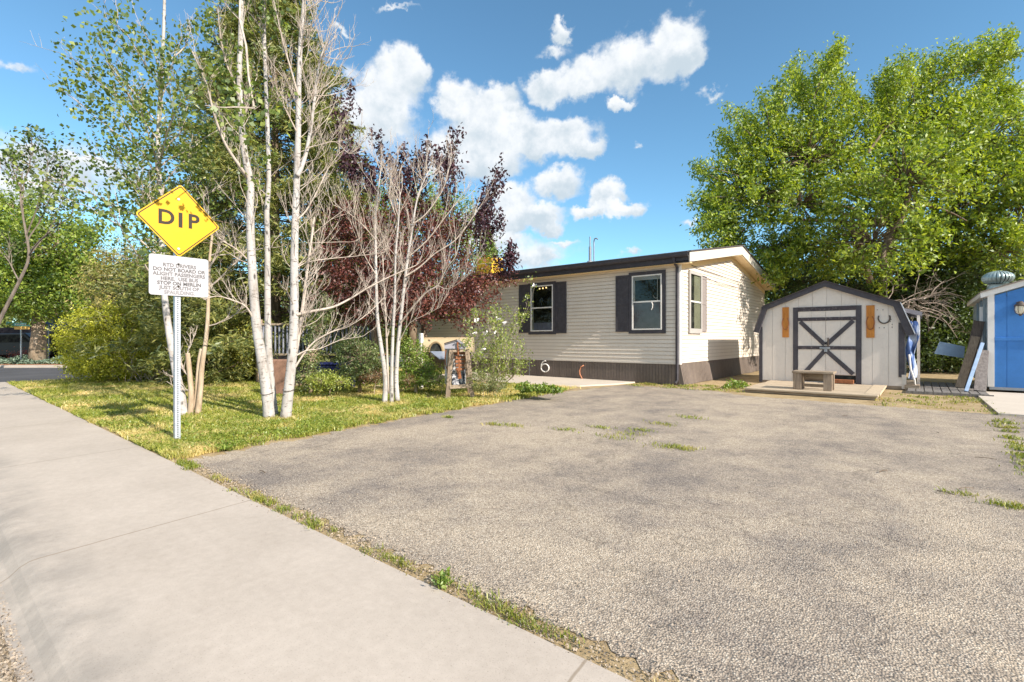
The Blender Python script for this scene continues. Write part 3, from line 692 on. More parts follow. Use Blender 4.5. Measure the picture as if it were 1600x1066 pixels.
for j in range(nv):
    for i in range(nu): mb.f.append((j*(nu+1)+i, j*(nu+1)+i+1, (j+1)*(nu+1)+i+1, (j+1)*(nu+1)+i))
t = NT('blue_white_tarp'); n1 = t.noise(5, 4, .6, stretch=(1, 1, .35))
t.pr(t.ramp(n1, [(.45, (.06, .12, .32)), (.54, (.12, .20, .42)), (.60, (.45, .50, .60))]), .5, t.bump(t.noise(14, 4), .5, .02)); tm = t.m
mb.build('cloth', tm, tp, smooth=True)
MB().tube([(XR_+.1, SY-.01, .85), (XR_+.13, SY-.04, .5), (XR_+.2, SY-.05, .25), (XR_+.22, SY+.05, .05)], .02, 6).build('cord', M_WHITE, tp)
# small base block at the shed's right foot
o = MB().box(XR_+.02, XR_+.30, SY-.08, SY+.25, 0, .13).box(XR_+.05, XR_+.22, SY-.02, SY+.2, .131, .22).build('timber_offcut', M_OLDW, None, bevel=.01); tag(o, 'dark timber offcut lying at the right foot of the cream shed', 'timber')
# ------------------------------------------------------------------ deck platform + plank bench
dk = thing('low_deck', 'low pale plank platform in front of the shed doors', 'platform', (-1.9, 13.6, 0))
mb = MB(); yb = [12.15, 12.42]
a0, a1 = -3.15, -.62
mb.box(a0+.05, a1-.02, 12.12, 12.40, .055, .095); mb.build('edge_board', M_DECK, dk, bevel=.008)
MB().box(a1-.26, a1, 12.42, 14.95, .055, .10).build('edge_board', wood('pale_deck_boards_long', (.36, .29, .2), (.66, .55, .42), True, 3), dk, bevel=.008)
for i in range(17):
    y = 12.42+.152*i
    MB().box(a0+.02*math.sin(i*7), a1-.265, y, y+.145, .05, .088+.003*math.sin(i*5)).build('board', M_DECK, dk, bevel=.004)
MB().box(a0+.05, a1-.05, 12.16, 14.9, .0, .048).build('joist', M_OLDW, dk)
bn = thing('plank_bench', 'small rough timber bench standing on the low platform before the shed doors', 'bench', (-1.8, 12.8, .09))
bx0, bx1, by0, by1, bz = -2.20, -1.46, 12.55, 13.05, .50
for i in range(3):
    MB().box(bx0-.02, bx1+.03, by0+.17*i, by0+.17*i+.155, bz-.045, bz).build('seat_plank', M_OLDW, bn, bevel=.006)
for (x, y) in ((bx0, by0+.02), (bx1-.16, by0+.02), (bx0+.0, by1-.15), (bx1-.16, by1-.15)):
    MB().box(x, x+.16, y, y+.09, .095, bz-.046).build('leg', M_OLDV, bn, bevel=.006)
MB().box(bx0+.165, bx1-.165, by1-.13, by1-.10, .28, bz-.05).build('apron', M_OLDW, bn)
MB().box(bx0+.165, bx1-.165, by1-.13, by1-.09, .13, .20).build('stretcher', M_OLDW, bn)
# ------------------------------------------------------------------ walkway of grey boards between the sheds
wk = thing('boardwalk', 'dark grey board walkway between the cream shed and the blue shed', 'boardwalk', (.4, 15, 0))
x = -.22
for i in range(9):
    MB().box(x, x+.135, 14.25, 17.6, .02, .055+.004*math.sin(i*4)).build('board', M_GDECK, wk, bevel=.005); x += .15
MB().box(-.25, 1.18, 14.22, 14.248, -.01, .05).build('edge_board', M_GDECK, wk)
# ------------------------------------------------------------------ blue shed
BY = 15.75; BX = 1.2
bs = thing('blue_shed', 'bright blue shed with white trim and a turbine vent at the right edge', 'shed', (BX, BY, 0))
M_BLUE = paint('bright_blue_paint', (.06, .225, .60), .5, .08, 2.5, bs=120)
M_GSID = paint('grey_blue_siding', (.26, .33, .38), .6, .08, 3)
WX = 3.4; z_e = onY(1546, 456, BY).z; slope = .33; PKX = BX+WX/2
bz0 = .10
def bzt(x): return z_e+slope*(min(x, 2*PKX-x)-BX)
poly = [(BX+.02, bz0), (BX+.02, z_e-.05), (PKX, bzt(PKX)-.05), (BX+WX-.02, z_e-.05), (BX+WX-.02, bz0)]
MB().prism([Vector((x, BY+.03, z)) for x, z in poly], (0, 4.2, 0)).build('wall_core', M_GSID, bs)
mb = MB(); x = BX+.115; k = 0; gw = [.20, .315, .30, .31, .31, .31, .31, .31, .31, .31, .31]
while x < BX+WX-.12:
    x2 = min(x+gw[min(k, 10)], BX+WX-.11)
    xs_ = [x+.006, x2-.006]
    if xs_[0] < PKX < xs_[1]: xs_.insert(1, PKX)
    for xa, xb in zip(xs_, xs_[1:]):
        mb.add([(xa, BY, bz0+.02), (xb, BY, bz0+.02), (xb, BY, bzt(xb)-.13), (xa, BY, bzt(xa)-.13)], [(0, 1, 2, 3)])
        mb.add([(xb, BY, bz0+.02), (xb, BY+.012, bz0+.02), (xb, BY+.012, bzt(xb)-.13), (xb, BY, bzt(xb)-.13)], [(0, 1, 2, 3)])
    x = x2; k += 1
mb.box(BX+.115, BX+WX-.115, BY+.008, BY+.028, bz0+.02, z_e-.13)
mb.add([(BX+.11, BY+.01, z_e-.2), (BX+WX-.11, BY+.01, z_e-.2), (PKX, BY+.01, bzt(PKX)-.14)], [(0, 1, 2)])
mb.build('front_boards', M_BLUE, bs)
a = onY(1556, 527.5, BY); b = onY(1600, 532.5, BY)
MB().box(BX+.115, BX+WX-.115, BY-.022, BY-.002, b.z-.0, b.z+.075).build('rail', M_BLUE, bs, bevel=.004)
MB().box(BX, BX+.112, BY-.018, BY+.028, bz0+.02, z_e-.02).build('corner_trim', M_WHITE, bs, bevel=.003)
MB().box(BX+WX-.112, BX+WX, BY-.018, BY+.028, bz0+.02, z_e-.02).build('corner_trim', M_WHITE, bs, bevel=.003)
for s_ in (0, 1):
    x0 = BX-.12 if s_ == 0 else BX+WX+.12
    p = [(x0, bzt(x0 if s_ == 0 else 2*PKX-x0)+.02), (PKX, bzt(PKX)+.02), (PKX, bzt(PKX)-.10), (x0, bzt(x0 if s_ == 0 else 2*PKX-x0)-.10)]
    if s_: pass
    MB().prism([Vector((x, BY-.05, z)) for x, z in p], (0, .03, 0)).build('rake_trim', M_WHITE, bs)
    p2 = [(x0, p[0][1]+.002), (PKX, p[1][1]+.002), (PKX, p[1][1]+.03), (x0, p[0][1]+.03)]
    MB().prism([Vector((x, BY-.08, z)) for x, z in p2], (0, 4.4, 0)).build('roof', paint('tan_shingles', (.30, .25, .21), .9, .25, 30), bs)
    if s_ == 0:
        MB().prism([Vector((x0+.002, BY-.02, p[0][1]-.0)), Vector((BX+.02, BY-.02, p[0][1]+.03)), Vector((BX+.02, BY-.02, p[0][1]-.09)), Vector((x0+.002, BY-.02, p[0][1]-.09))], (0, 4.3, 0)).build('eave_box', M_FASC, bs)
MB().box(BX+.03, BX+WX-.03, BY-.012, BY+.1, .055, bz0+.018).build('sill_board', M_GREY, bs)
# left side: lap siding + battens
def tops(z): return (0, 4.2) if z < z_e-.14 else (0, 0)
mbx = siding('side_wall', (BX+.019, BY+.03, 0), (BX+.019, BY+4.23, 0), bz0, tops, (-1, 0, 0), M_GSID, bs, step=.19, lap=.012)
for yy in (BY+.55, BY+1.35, BY+2.3): MB().box(BX-.035, BX+.004, yy, yy+.06, bz0, z_e-.12).build('batten', M_GSID, bs)
# carriage lamp
lc = onY(1593, 480, BY); lm = thing('wall_lamp', 'dark hooded carriage lamp with frosted glass on the blue shed front', 'lamp', (lc.x, BY, lc.z))
MB().box(lc.x-.05, lc.x+.05, BY-.03, BY-.001, lc.z-.10, lc.z+.12).tube([(lc.x, BY-.03, lc.z+.06), (lc.x, BY-.10, lc.z+.11), (lc.x, BY-.13, lc.z+.09)], .013, 6).build('bracket', M_IRON, lm, bevel=.006)
MB().lathe([(0, .125), (.035, .12), (.06, .08), (.105, .035), (.11, .02), (.0, .018)], (lc.x, BY-.14, lc.z), 16).build('hood', M_IRON, lm, smooth=True)
MB().lathe([(.082, .018), (.088, -.06), (.07, -.13), (.03, -.165), (0, -.17)], (lc.x, BY-.14, lc.z), 16).build('lamp_glass', paint('frosted_glass', (.72, .68, .55), .3, .05, 9, spec=.6), lm, smooth=True)
mb = MB()
for k in range(6):
    a_ = k*PI/3; mb.tube([(lc.x+r*math.cos(a_), BY-.14+r*math.sin(a_), lc.z+z) for r, z in ((.092, .02), (.098, -.06), (.08, -.135), (.03, -.175))], .006, 4)
mb.lathe([(0, -.168), (.035, -.17), (.02, -.2), (0, -.205)], (lc.x, BY-.14, lc.z), 10); mb.build('cage', M_IRON, lm)
# turbine roof vent
tcx = onY(1559, 440, BY+1.0).x; tcz = bzt(tcx)
tv = thing('turbine_vent', 'ribbed round metal turbine vent spinning on top of the blue shed roof', 'roof vent', (tcx, BY+1.0, tcz))
M_VENT = paint('greenish_vent_metal', (.36, .46, .47), .35, .12, 9, spec=.5, metal=.5)
MB().lathe([(.26, -.12), (.21, .02), (.19, .10), (.19, .14), (.215, .15), (.0, .15)], (tcx, BY+1.0, tcz), 20).build('collar', M_VENT, tv, smooth=True)
mb = MB(); kf = 22
for k in range(kf):
    a0_ = 2*PI*k/kf
    b0 = len(mb.v); nz = 9
    for j in range(nz+1):
        ph = -PI*.36+(PI*.86)*j/nz; rr = .285*math.cos(ph)*1.0; zz = .31+.17*math.sin(ph)
        for (da, dr2) in ((0, 0), (.13, .014), (.27, -.022)):
            mb.v.append((tcx+(rr+dr2)*math.cos(a0_+da), BY+1.0+(rr+dr2)*math.sin(a0_+da), tcz+zz))
    for j in range(nz):
        for i in range(2): mb.f.append((b0+j*3+i, b0+j*3+i+1, b0+(j+1)*3+i+1, b0+(j+1)*3+i))
mb.build('fins', M_VENT, tv, smooth=True)
MB().lathe([(0, .485), (.06, .482), (.10, .47), (.11, .455), (0, .45)], (tcx, BY+1.0, tcz), 16).build('cap', M_VENT, tv, smooth=True)
MB().lathe([(.17, .15), (.20, .3), (.10, .45)], (tcx, BY+1.0, tcz), 12).build('core', M_ROOM, tv)
# boards leaning on the blue shed
def lean(name, a, b, wd, th, mat, label, grp=None, up=(0, 1, 0)):
    o = MB().beam(a, b, wd, th, up=up).build(name, mat, None, bevel=.004); tag(o, label, 'board', grp); return o
g_ = 'boards leaning against the blue shed'
lean('leaning_board', (.80, 16.0, .06), (1.10, 16.3, 1.65), .20, .03, wood('dark_old_board', (.05, .04, .04), (.16, .13, .11), True, 4), 'tall dark board leaning farthest left against the blue shed', g_)
lean('leaning_board', (.72, 15.8, .06), (1.03, 16.15, 1.28), .16, .03, wood('brown_old_board', (.16, .12, .09), (.34, .27, .2), True, 4), 'brown weathered board leaning in front of the tall dark one', g_)
lean('leaning_board', (.78, 14.75, .06), (1.10, 15.55, 1.12), .065, .05, paint('pale_blue_paint', (.30, .42, .62), .6, .15, 9), 'narrow pale blue board leaning at a steep slant by the blue shed corner', g_, up=(0, 1, 0))
lean('leaning_board', (1.02, 15.0, .06), (1.12, 15.7, .95), .20, .05, wood('grey_old_board', (.13, .115, .11), (.30, .27, .26), True, 3), 'short wide grey board leaning nearest the blue shed front', g_)
lean('leaning_board', (1.12, 15.95, .06), (1.155, 16.6, 2.0), .07, .03, M_WHITE, 'slim white strip standing upright against the side wall of the blue shed', g_)
# ribbed blue panel wedged behind the boards
pb = MB(); p0 = P(1462, 553, 12.3); p1 = P(1506, 559.5, 12.3); p2 = P(1508, 541.5, 12.35); p3 = P(1470, 534, 12.35)
for k in range(8):
    t0, t1 = k/8, (k+.86)/8
    a = p0.lerp(p3, t0); b = p1.lerp(p2, t0); c_ = p1.lerp(p2, t1); d_ = p0.lerp(p3, t1); o_ = W(0, .02)
    pb.prism([a, b, c_, d_], o_*1.0)
pb.prism([p0+W(0, .021), p1+W(0, .021), p2+W(0, .021), p3+W(0, .021)], W(0, .02))
o = pb.build('ribbed_panel', paint('slate_blue_metal', (.42, .55, .72), .45, .1, 9, spec=.5)); tag(o, 'ribbed slate blue metal panel jutting left from the leaning boards', 'metal panel')
# ------------------------------------------------------------------ signs
SXp = -6.75; SYp = 1.957
sg = thing('dip_sign', 'yellow diamond dip warning sign on a perforated steel post beside the walk', 'road sign', (SXp, SYp, 0))
t = NT('perforated_post'); tcn = t.n('ShaderNodeSeparateXYZ', {0: t.pos()})
zf = t.mth('SUBTRACT', t.mth('FRACT', t.mth('DIVIDE', tcn.outputs[2], .0254)), .5)
def dist2(o_, c0): return t.mth('POWER', t.mth('DIVIDE', t.mth('SUBTRACT', o_, c0), .0254), 2.0)
rx_ = t.mth('ADD', dist2(tcn.outputs[0], SXp), t.mth('POWER', zf, 2.0)); ry_ = t.mth('ADD', dist2(tcn.outputs[1], SYp), t.mth('POWER', zf, 2.0))
hole = t.mth('LESS_THAN', t.mth('MINIMUM', rx_, ry_), .075)
base = t.ramp(t.noise(25, 5, .6), [(.35, (.36, .40, .46)), (.65, (.50, .54, .60))])
t.pr(t.mix(hole, base, (.03, .03, .035)), .45, None, .5, .2); M_POST = t.m
MB().box(SXp-.03, SXp+.03, SYp-.03, SYp+.03, -.1, 2.93).build('post', M_POST, sg, bevel=.004)
t = NT('sign_yellow'); t.pr(t.ramp(t.noise(7, 4), [(.3, (.70, .37, .003)), (.7, (.76, .41, .005))]), .45, None, .4); M_YEL = t.m
M_BLK = paint('sign_black', (.035, .028, .02), .6, .2, 8)
M_WSGN = paint('sign_white', (.45, .45, .49), .5, .03, 3)
def rrect(hw, hh, r, k=6):
    out = []
    for cx, cy, a0 in ((hw-r, hh-r, 0), (-hw+r, hh-r, PI/2), (-hw+r, -hh+r, PI), (hw-r, -hh+r, 3*PI/2)):
        for i in range(k+1): a = a0+PI/2*i/k; out.append((cx+r*math.cos(a), cy+r*math.sin(a)))
    return out
def plate(pts, x, cy, cz, th, ang=0):
    c, s = math.cos(ang), math.sin(ang)
    return MB().prism([Vector((x, cy+p[0]*c-p[1]*s, cz+p[0]*s+p[1]*c)) for p in pts], (-th, 0, 0))
XF = SXp+.05; dz = 2.597; hs = .305; tilt = PI/4-.02
dc = SYp+.015
pl = plate(rrect(hs, hs, .03), XF, dc, dz, .003, tilt).build('diamond_plate', M_YEL, sg)
def ring(o_, i_, x, cy, cz, ang):
    c, s = math.cos(ang), math.sin(ang); k = len(o_)
    vs = [(x, cy+p[0]*c-p[1]*s, cz+p[0]*s+p[1]*c) for p in o_+i_]
    return MB().add(vs, [(j, (j+1) % k, (j+1) % k+k, j+k) for j in range(k)])
ring(rrect(hs-.012, hs-.012, .026), rrect(hs-.023, hs-.023, .020), XF+.0012, dc, dz, tilt).build('border', M_BLK, pl)
def text(body, size, x, y, z, mat, parent, sx=1.0, off=0.0, space=1.0, line=1.0, rot=0):
    cu = bpy.data.curves.new('lettering', 'FONT'); cu.body = body; cu.size = size; cu.align_x = 'CENTER'; cu.align_y = 'CENTER'; cu.offset = off
    cu.space_character = space; cu.space_line = line; cu.fill_mode = 'FRONT'; cu.materials.append(mat); cu.resolution_u = 4
    o = link(bpy.data.objects.new('lettering', cu)); bpy.context.view_layer.update(); r0 = ORG[root_of(parent).name]
    me = bpy.data.meshes.new_from_object(o.evaluated_get(bpy.context.evaluated_depsgraph_get())); bpy.data.objects.remove(o)
    me.name = 'lettering'; o = link(bpy.data.objects.new('lettering', me), parent)
    o.matrix_local = Matrix.Translation(Vector((x, y, z))-r0) @ Matrix(((0, 0, 1, 0), (1, 0, 0, 0), (0, 1, 0, 0), (0, 0, 0, 1))) @ Matrix.Rotation(rot, 4, 'Z') @ Matrix.Diagonal((sx, 1, 1, 1))
    return o
text('D', .232, XF+.0016, onX(257.5, 341, SXp).y, onX(257.5, 341.5, SXp).z, M_BLK, pl, 1.0, .006)
text('I', .240, XF+.0016, onX(279.8, 346, SXp).y, onX(279.8, 346.5, SXp).z, M_BLK, pl, 1.15, .006)
text('P', .240, XF+.0016, onX(300, 349, SXp).y, onX(300, 349, SXp).z, M_BLK, pl, 1.0, .006)
mb = MB()
for z in (dz+.25, dz-.33): mb.add([(XF+.001+x_, SYp+.014*math.cos(a_), z+.014*math.sin(a_)) for x_ in (0, .008) for a_ in [i*PI/4 for i in range(8)]], [tuple(range(8, 16))]+[(i, (i+1) % 8, 8+(i+1) % 8, 8+i) for i in range(8)])
mb.build('bolt', M_STEEL, sg)
cw = 1.971; wzc = (onX(277, 401, SXp).z+onX(277, 463.5, SXp).z)/2
ws = plate(rrect(.302, .232, .03), XF, cw, wzc, .003, 0).build('notice_plate', M_WSGN, sg)
LN = ['RTD DRIVERS', 'DO NOT BOARD OR', 'ALIGHT PASSENGERS', 'HERE.  USE BUS', 'STOP ON MERLIN', 'JUST SOUTH OF', 'SPAULDING.']
M_FADE = [paint('faded_lettering_%d' % i, (v, v*.98, v*1.05), .6, .15, 20) for i, v in enumerate((.16, .13, .16, .15, .11, .17, .22))]
for i, s_ in enumerate(LN): text(s_, .057, XF+.0016, cw+.0, wzc+.118-.0525*i, M_FADE[i], ws, .97, .0020, 1.02)
mb = MB()
for z in (wzc+.14, wzc-.12): mb.add([(XF+.001+x_, SYp+.012*math.cos(a_), z+.012*math.sin(a_)) for x_ in (0, .008) for a_ in [i*PI/4 for i in range(8)]], [tuple(range(8, 16))]+[(i, (i+1) % 8, 8+(i+1) % 8, 8+i) for i in range(8)])
mb.build('bolt', M_BLK, sg)
# street name sign far left
b = G(33, 557, .0); b = P(33, 557, 24.5); st = thing('street_name_sign', 'green street name blade over a yellow blade on a thin post across the side street', 'street sign', (b.x, b.y, 0))
zt = P(33, 505, 24.5).z
MB().tube([(b.x, b.y, 0), (b.x, b.y, zt+.1)], .035, 6).build('post', M_STEEL, st)
def blade(px0, px1, py0, py1, mat, f=24.45):
    a, c_ = P(px0, py0, f), P(px1, py1, f); return MB().beam(a.lerp(Vector((a.x, a.y, c_.z)), .5), c_.lerp(Vector((c_.x, c_.y, a.z)), .5), .02, a.z-c_.z).build('blade', mat, st)
M_TEAL = paint('faded_green_sign', (.20, .55, .52), .5, .1, 5); bl_ = blade(22, 46.5, 504.5, 509.5, M_TEAL); blade(22.5, 46, 510.3, 515, paint('amber_sign', (.80, .50, .14), .5, .1, 5))
mb = MB()
for i in range(8): 
    a = P(24.5+i*2.7, 506, 24.41); mb.box(-.02, .02, -.003, .003, -.03, .03, Matrix.Translation(P(24.5+i*2.6, 507, 24.42)) @ Matrix.Rotation(yaw, 4, 'Z'))
mb.build('lettering', M_WHITE, bl_)
mb = MB(); a = P(10, 505, 24.3); c_ = P(22, 507, 24.6)
mb.beam(a, c_, .02, .16).build('blade', M_TEAL, st)
# ------------------------------------------------------------------ vegetation tools
def unit(n):
    v = RNG.normal(size=(n, 3)); return v/np.linalg.norm(v, axis=1, keepdims=True)
def leaf_arrays(C, size, aspect=.5, up=.35, var=.35, fold=.15, long_dir=None, ld=0.0):
    n = len(C); C = np.asarray(C, dtype=float)
    a = unit(n)
    if long_dir is not None: a = a*(1-ld)+np.asarray(long_dir)*ld
    a /= np.linalg.norm(a, axis=1, keepdims=True)
    nr = unit(n)+np.array([0, 0, up]); b = np.cross(nr, a); b /= (np.linalg.norm(b, axis=1, keepdims=True)+1e-9)
    c = np.cross(a, b); s = (size*RNG.uniform(1-var, 1+var, n))[:, None]
    V = np.stack([C-a*s*.5, C-b*s*aspect*.5+c*s*fold, C+a*s*.5, C+b*s*aspect*.5+c*s*fold], axis=1).reshape(-1, 3)
    Fc = np.arange(4*n).reshape(n, 4); return V, Fc
def foliage(name, C, size, mat, parent, **k):
    V, Fc = leaf_arrays(C, size, **k); return fastmesh(name, V, Fc, mat, parent)
def blob_clumps(blobs, n, shell=.6):
    """blobs: (centre, rx, ry, rz) -> clump centres spread through their volume, denser near the outside"""
    vol = np.array([b[1]*b[2]*b[3] for b in blobs])**.75; cnt = np.maximum(2, (n*vol/vol.sum()).astype(int)); out = []; dirs = []; who = []
    for bi, (b, c) in enumerate(zip(blobs, cnt)):
        u = unit(c); r = RNG.uniform(0, 1, c)**(1/3*(1-shell)+.02); r = np.where(RNG.uniform(size=c) < .12, r*1.18, r)
        out.append(np.array(b[0])+u*r[:, None]*np.array(b[1:4])); dirs.append(u); who += [bi]*c
    return np.concatenate(out), np.concatenate(dirs), who
def spread(CC, dirs, per, rad, stretch=.0):
    n = len(CC); k = np.maximum(1, (per*RNG.uniform(.4, 1.6, n)).astype(int)); idx = np.repeat(np.arange(n), k)
    m = len(idx); g = RNG.normal(size=(m, 3))*rad*.5*RNG.uniform(.6, 1.3, n)[idx][:, None]
    if stretch: 
        d = dirs[idx]+np.array([0, 0, .25]); g += d*(RNG.normal(size=m)*rad*stretch)[:, None]
    return CC[idx]+g
def wob(a, b, k, amp, rg=random):
    a = Vector(a); b = Vector(b); L_ = (b-a).length; out = []
    o1 = Vector((rg.uniform(-1, 1), rg.uniform(-1, 1), rg.uniform(-.3, 1)))*amp*L_
    for i in range(k+1):
        t = i/k; out.append(a.lerp(b, t)+o1*math.sin(PI*t)+Vector((rg.uniform(-1, 1), rg.uniform(-1, 1), rg.uniform(-1, 1)))*amp*.18*L_*(0 < i < k))
    return out
def taper(r0, r1, k): return [r0+(r1-r0)*i/(k-1) for i in range(k)]
def branch(mb, a, b, r0, r1, k=5, amp=.1, sides=5, rg=random):
    p = wob(a, b, k, amp, rg); mb.tube(p, taper(r0, r1, len(p)), sides, cap=False); return p
def twigs(mb, base, d, length, r, level, rg, upb=.25, spread_=.7, nch=4, maxl=3, sides=4, tips=None, kink=.25):
    """recursive bare twig"""
    k = 5 if level < 2 else 4; pts = [Vector(base)]; d = Vector(d).normalized()
    for i in range(k):
        d = (d+Vector((rg.uniform(-1, 1), rg.uniform(-1, 1), rg.uniform(-1, 1)))*kink+Vector((0, 0, upb*.3))).normalized()
        pts.append(pts[-1]+d*length/k)
    mb.tube(pts, taper(r, r*.35, len(pts)), sides if level == 0 else 3, cap=False)
    if tips is not None: tips.append(pts[-1])
    if level < maxl:
        for i in range(nch):
            t = rg.uniform(.25, .98); j = min(int(t*k), k-1); p = pts[j].lerp(pts[j+1], t*k-j); dd = (pts[j+1]-pts[j]).normalized()
            s_ = Vector((rg.uniform(-1, 1), rg.uniform(-1, 1), rg.uniform(-.4, 1))).normalized()
            twigs(mb, p, (dd*(1-spread_*.6)+s_*spread_+Vector((0, 0, upb*.4))), length*rg.uniform(.35, .65)*(1-.3*t), r*(.55), level+1, rg, upb, spread_, max(2, nch-1), maxl, sides, tips, kink)
# bark materials
def m_bark(name, stops, marks=None, sc=8):
    t = NT(name); a = t.noise(sc, 7, .7, stretch=(1, 1, .3)); c = t.ramp(a, stops)
    if marks:
        m = t.noise(9, 6, .7, stretch=(1, 1, 4.0)); g = t.ramp(m, [(.57, (0, 0, 0)), (.62, (1, 1, 1))])
        c = t.mix(t.mth('MULTIPLY', g, .8), c, marks)
        e = t.n('ShaderNodeTexVoronoi', {'Vector': t.n('ShaderNodeVectorMath', {0: t.pos(), 1: (9, 9, 3.4)}, operation='MULTIPLY').outputs[0], 'Scale': 1.0}).outputs['Distance']
        c = t.mix(t.mr(e, .10, .20, .85, 0.0), c, (.03, .025, .022))
    return t.pr(c, .8, t.bump(a, .5, .01), .2)
M_BIRCH = m_bark('white_bark', [(.3, (.27, .24, .22)), (.45, (.42, .40, .39)), (.7, (.54, .52, .52))], (.10, .085, .07))
M_TWIG = m_bark('pale_twig_bark', [(.3, (.31, .25, .21)), (.6, (.52, .46, .41)), (.8, (.62, .58, .54))])
M_BARK = m_bark('brown_bark', [(.3, (.07, .05, .035)), (.5, (.16, .12, .085)), (.75, (.30, .24, .18))])
M_TANB = m_bark('tan_bark', [(.3, (.22, .16, .11)), (.5, (.42, .33, .24)), (.75, (.60, .50, .40))])
M_DEAD = m_bark('dead_branch_bark', [(.3, (.18, .14, .12)), (.6, (.38, .32, .28)), (.8, (.48, .43, .39))])
# leaf materials
L_ASPEN = leafmat('aspen_leaf', [(.06, .10, .03), (.13, .20, .035), (.30, .36, .07), (.09, .16, .055)], .42, 1.6)
L_ASH = leafmat('ash_leaf', [(.09, .16, .018), (.23, .34, .03), (.44, .52, .055), (.14, .23, .025)], .42, 1.4)
L_SPRUCE = leafmat('spruce_needle', [(.08, .12, .035), (.19, .22, .055), (.38, .37, .10), (.12, .17, .06)], .25, 1.2)
L_OLIVE = leafmat('olive_needle', [(.11, .12, .025), (.22, .22, .05), (.38, .34, .09), (.42, .34, .14)], .2, 1.2)
L_YEW = leafmat('yellow_green_needle', [(.27, .31, .02), (.44, .47, .035), (.60, .59, .05), (.18, .22, .02)], .25, 1.3)
L_PLUM = leafmat('plum_leaf', [(.06, .02, .024), (.14, .042, .04), (.28, .09, .06), (.085, .027, .038)], .35, 1.25)
L_GREEN = leafmat('bright_green_leaf', [(.09, .17, .02), (.18, .28, .03), (.28, .36, .06), (.13, .22, .03)], .35, 1.5)
L_SHRUB = leafmat('soft_green_leaf', [(.10, .15, .05), (.18, .24, .08), (.28, .33, .13), (.15, .2, .06)], .3, 1.3)
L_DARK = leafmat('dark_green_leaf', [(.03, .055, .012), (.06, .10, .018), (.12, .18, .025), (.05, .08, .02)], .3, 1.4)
L_GREY = leafmat('blue_green_juniper', [(.10, .17, .12), (.18, .26, .19), (.25, .33, .24)], .2, 1.1)
def tree(name, label, cat, base, group=None): return thing(name, label, cat, (base[0], base[1], base[2] if len(base) > 2 else 0), group)
def Pb(px, py, f, rx, rz, ry=None):
    """crown lobe seen at that bearing and height, f metres off"""
    k = f/F; return (P(px, py, f), rx*k, (ry or rx)*k, rz*k)
def crown_tree(name, label, cat, base, trunkpts, r0, blobs, nclump, per, crad, lsize, lmat, bark, group=None, stretch=.35, twig=True, aspect=.5, up=.35, seed=1, limb_r=.08, shell=.6, ld=0, extra=None):
    rg = random.Random(seed); t = tree(name, label, cat, base, group)
    CC, dr_, who = blob_clumps(blobs, nclump, shell)
    mb = MB(); tp = [Vector(p) for p in trunkpts]; mb.tube(tp, taper(r0, r0*.45, len(tp)), 9)
    for b in blobs:
        c = Vector(b[0]); s_ = min(tp, key=lambda p: (p-c).length+abs(p.z-c.z)*.2) if len(tp) > 2 else tp[-1]
        branch(mb, s_, c, limb_r, limb_r*.35, 6, .12, 6, rg)
    mb.build('trunk', bark, t, smooth=True)
    if twig:
        mb = MB(); st = max(1, len(CC)//(500 if twig is True else twig))
        for i in range(0, len(CC), st):
            b = blobs[who[i]]; s_ = Vector(b[0]).lerp(Vector(CC[i]), rg.uniform(.0, .3)); branch(mb, s_, CC[i], limb_r*.28, limb_r*.07, 4, .14, 3, rg)
        mb.build('twigs', bark, t)
    C = spread(CC, dr_, per, crad, stretch)
    C = C[C[:, 2] > .03]
    kw = {}
    foliage('crown', C, lsize, lmat, t, aspect=aspect, up=up); return t, CC
# ---- sky-high aspen clump in the middle of the lawn
def path(pts, f0, f1=None):
    f1 = f1 or f0; k = len(pts); return [P(p[0], p[1], f0+(f1-f0)*i/(k-1)) for i, p in enumerate(pts)]
def smooth(pts, n=4):
    out = []; k = len(pts)
    for i in range(k-1):
        p0, p1, p2, p3 = pts[max(i-1, 0)], pts[i], pts[i+1], pts[min(i+2, k-1)]
        for j in range(n):
            t = j/n; out.append(.5*((2*p1)+(p2-p0)*t+(2*p0-5*p1+4*p2-p3)*t*t+(3*p1-p0-3*p2+p3)*t**3))
    return out+[pts[-1]]
fA = 7.45
rgA = random.Random(11)
asp = tree('aspen_tree', 'tall white barked aspen clump with three trunks and mostly bare twigs, nearest the driveway', 'tree', G(432, 655))
A1 = smooth(path([(421, 657), (417, 615), (409, 560), (401, 510), (396, 450), (392, 380), (391, 330), (391, 285), (383, 245), (377, 190), (374, 120), (376, 60), (377, 0), (379, -120), (384, -260)], fA, fA))
A2 = smooth(path([(429, 650), (424, 600), (419, 530), (418, 450), (418, 380), (417, 330), (420, 280), (418, 200), (415, 120), (413, 60), (412, 0), (408, -120)], fA+.25, fA+.45))
B1 = smooth(path([(446, 656), (451, 610), (457, 550), (460, 480), (460, 400), (462, 330), (464, 275), (466, 200), (467, 130), (470, 60), (475, 0), (482, -130)], fA, fA+.1))
B2 = smooth(path([(464, 275), (471, 262), (480, 232), (487, 190), (492, 150), (497, 110), (507, 70)], fA, fA+.25))
B3 = smooth(path([(453, 600), (463, 545), (473, 480), (479, 430), (486, 380), (491, 340)], fA+.02, fA+.3))
def wr(k, a, b): return [a+(b-a)*(i/(k-1))**.8 for i in range(k)]
mb = MB(); mb.tube(A1, wr(len(A1), .086, .025), 12); mb.tube(A2, wr(len(A2), .060, .020), 10); mb.build('trunk', M_BIRCH, asp, smooth=True)
mb = MB(); mb.tube(B1, wr(len(B1), .083, .024), 12); mb.tube(B2, wr(len(B2), .040, .012), 8); mb.build('trunk', M_BIRCH, asp, smooth=True)
mb = MB(); mb.tube(B3, wr(len(B3), .038, .014), 8, cap=False)
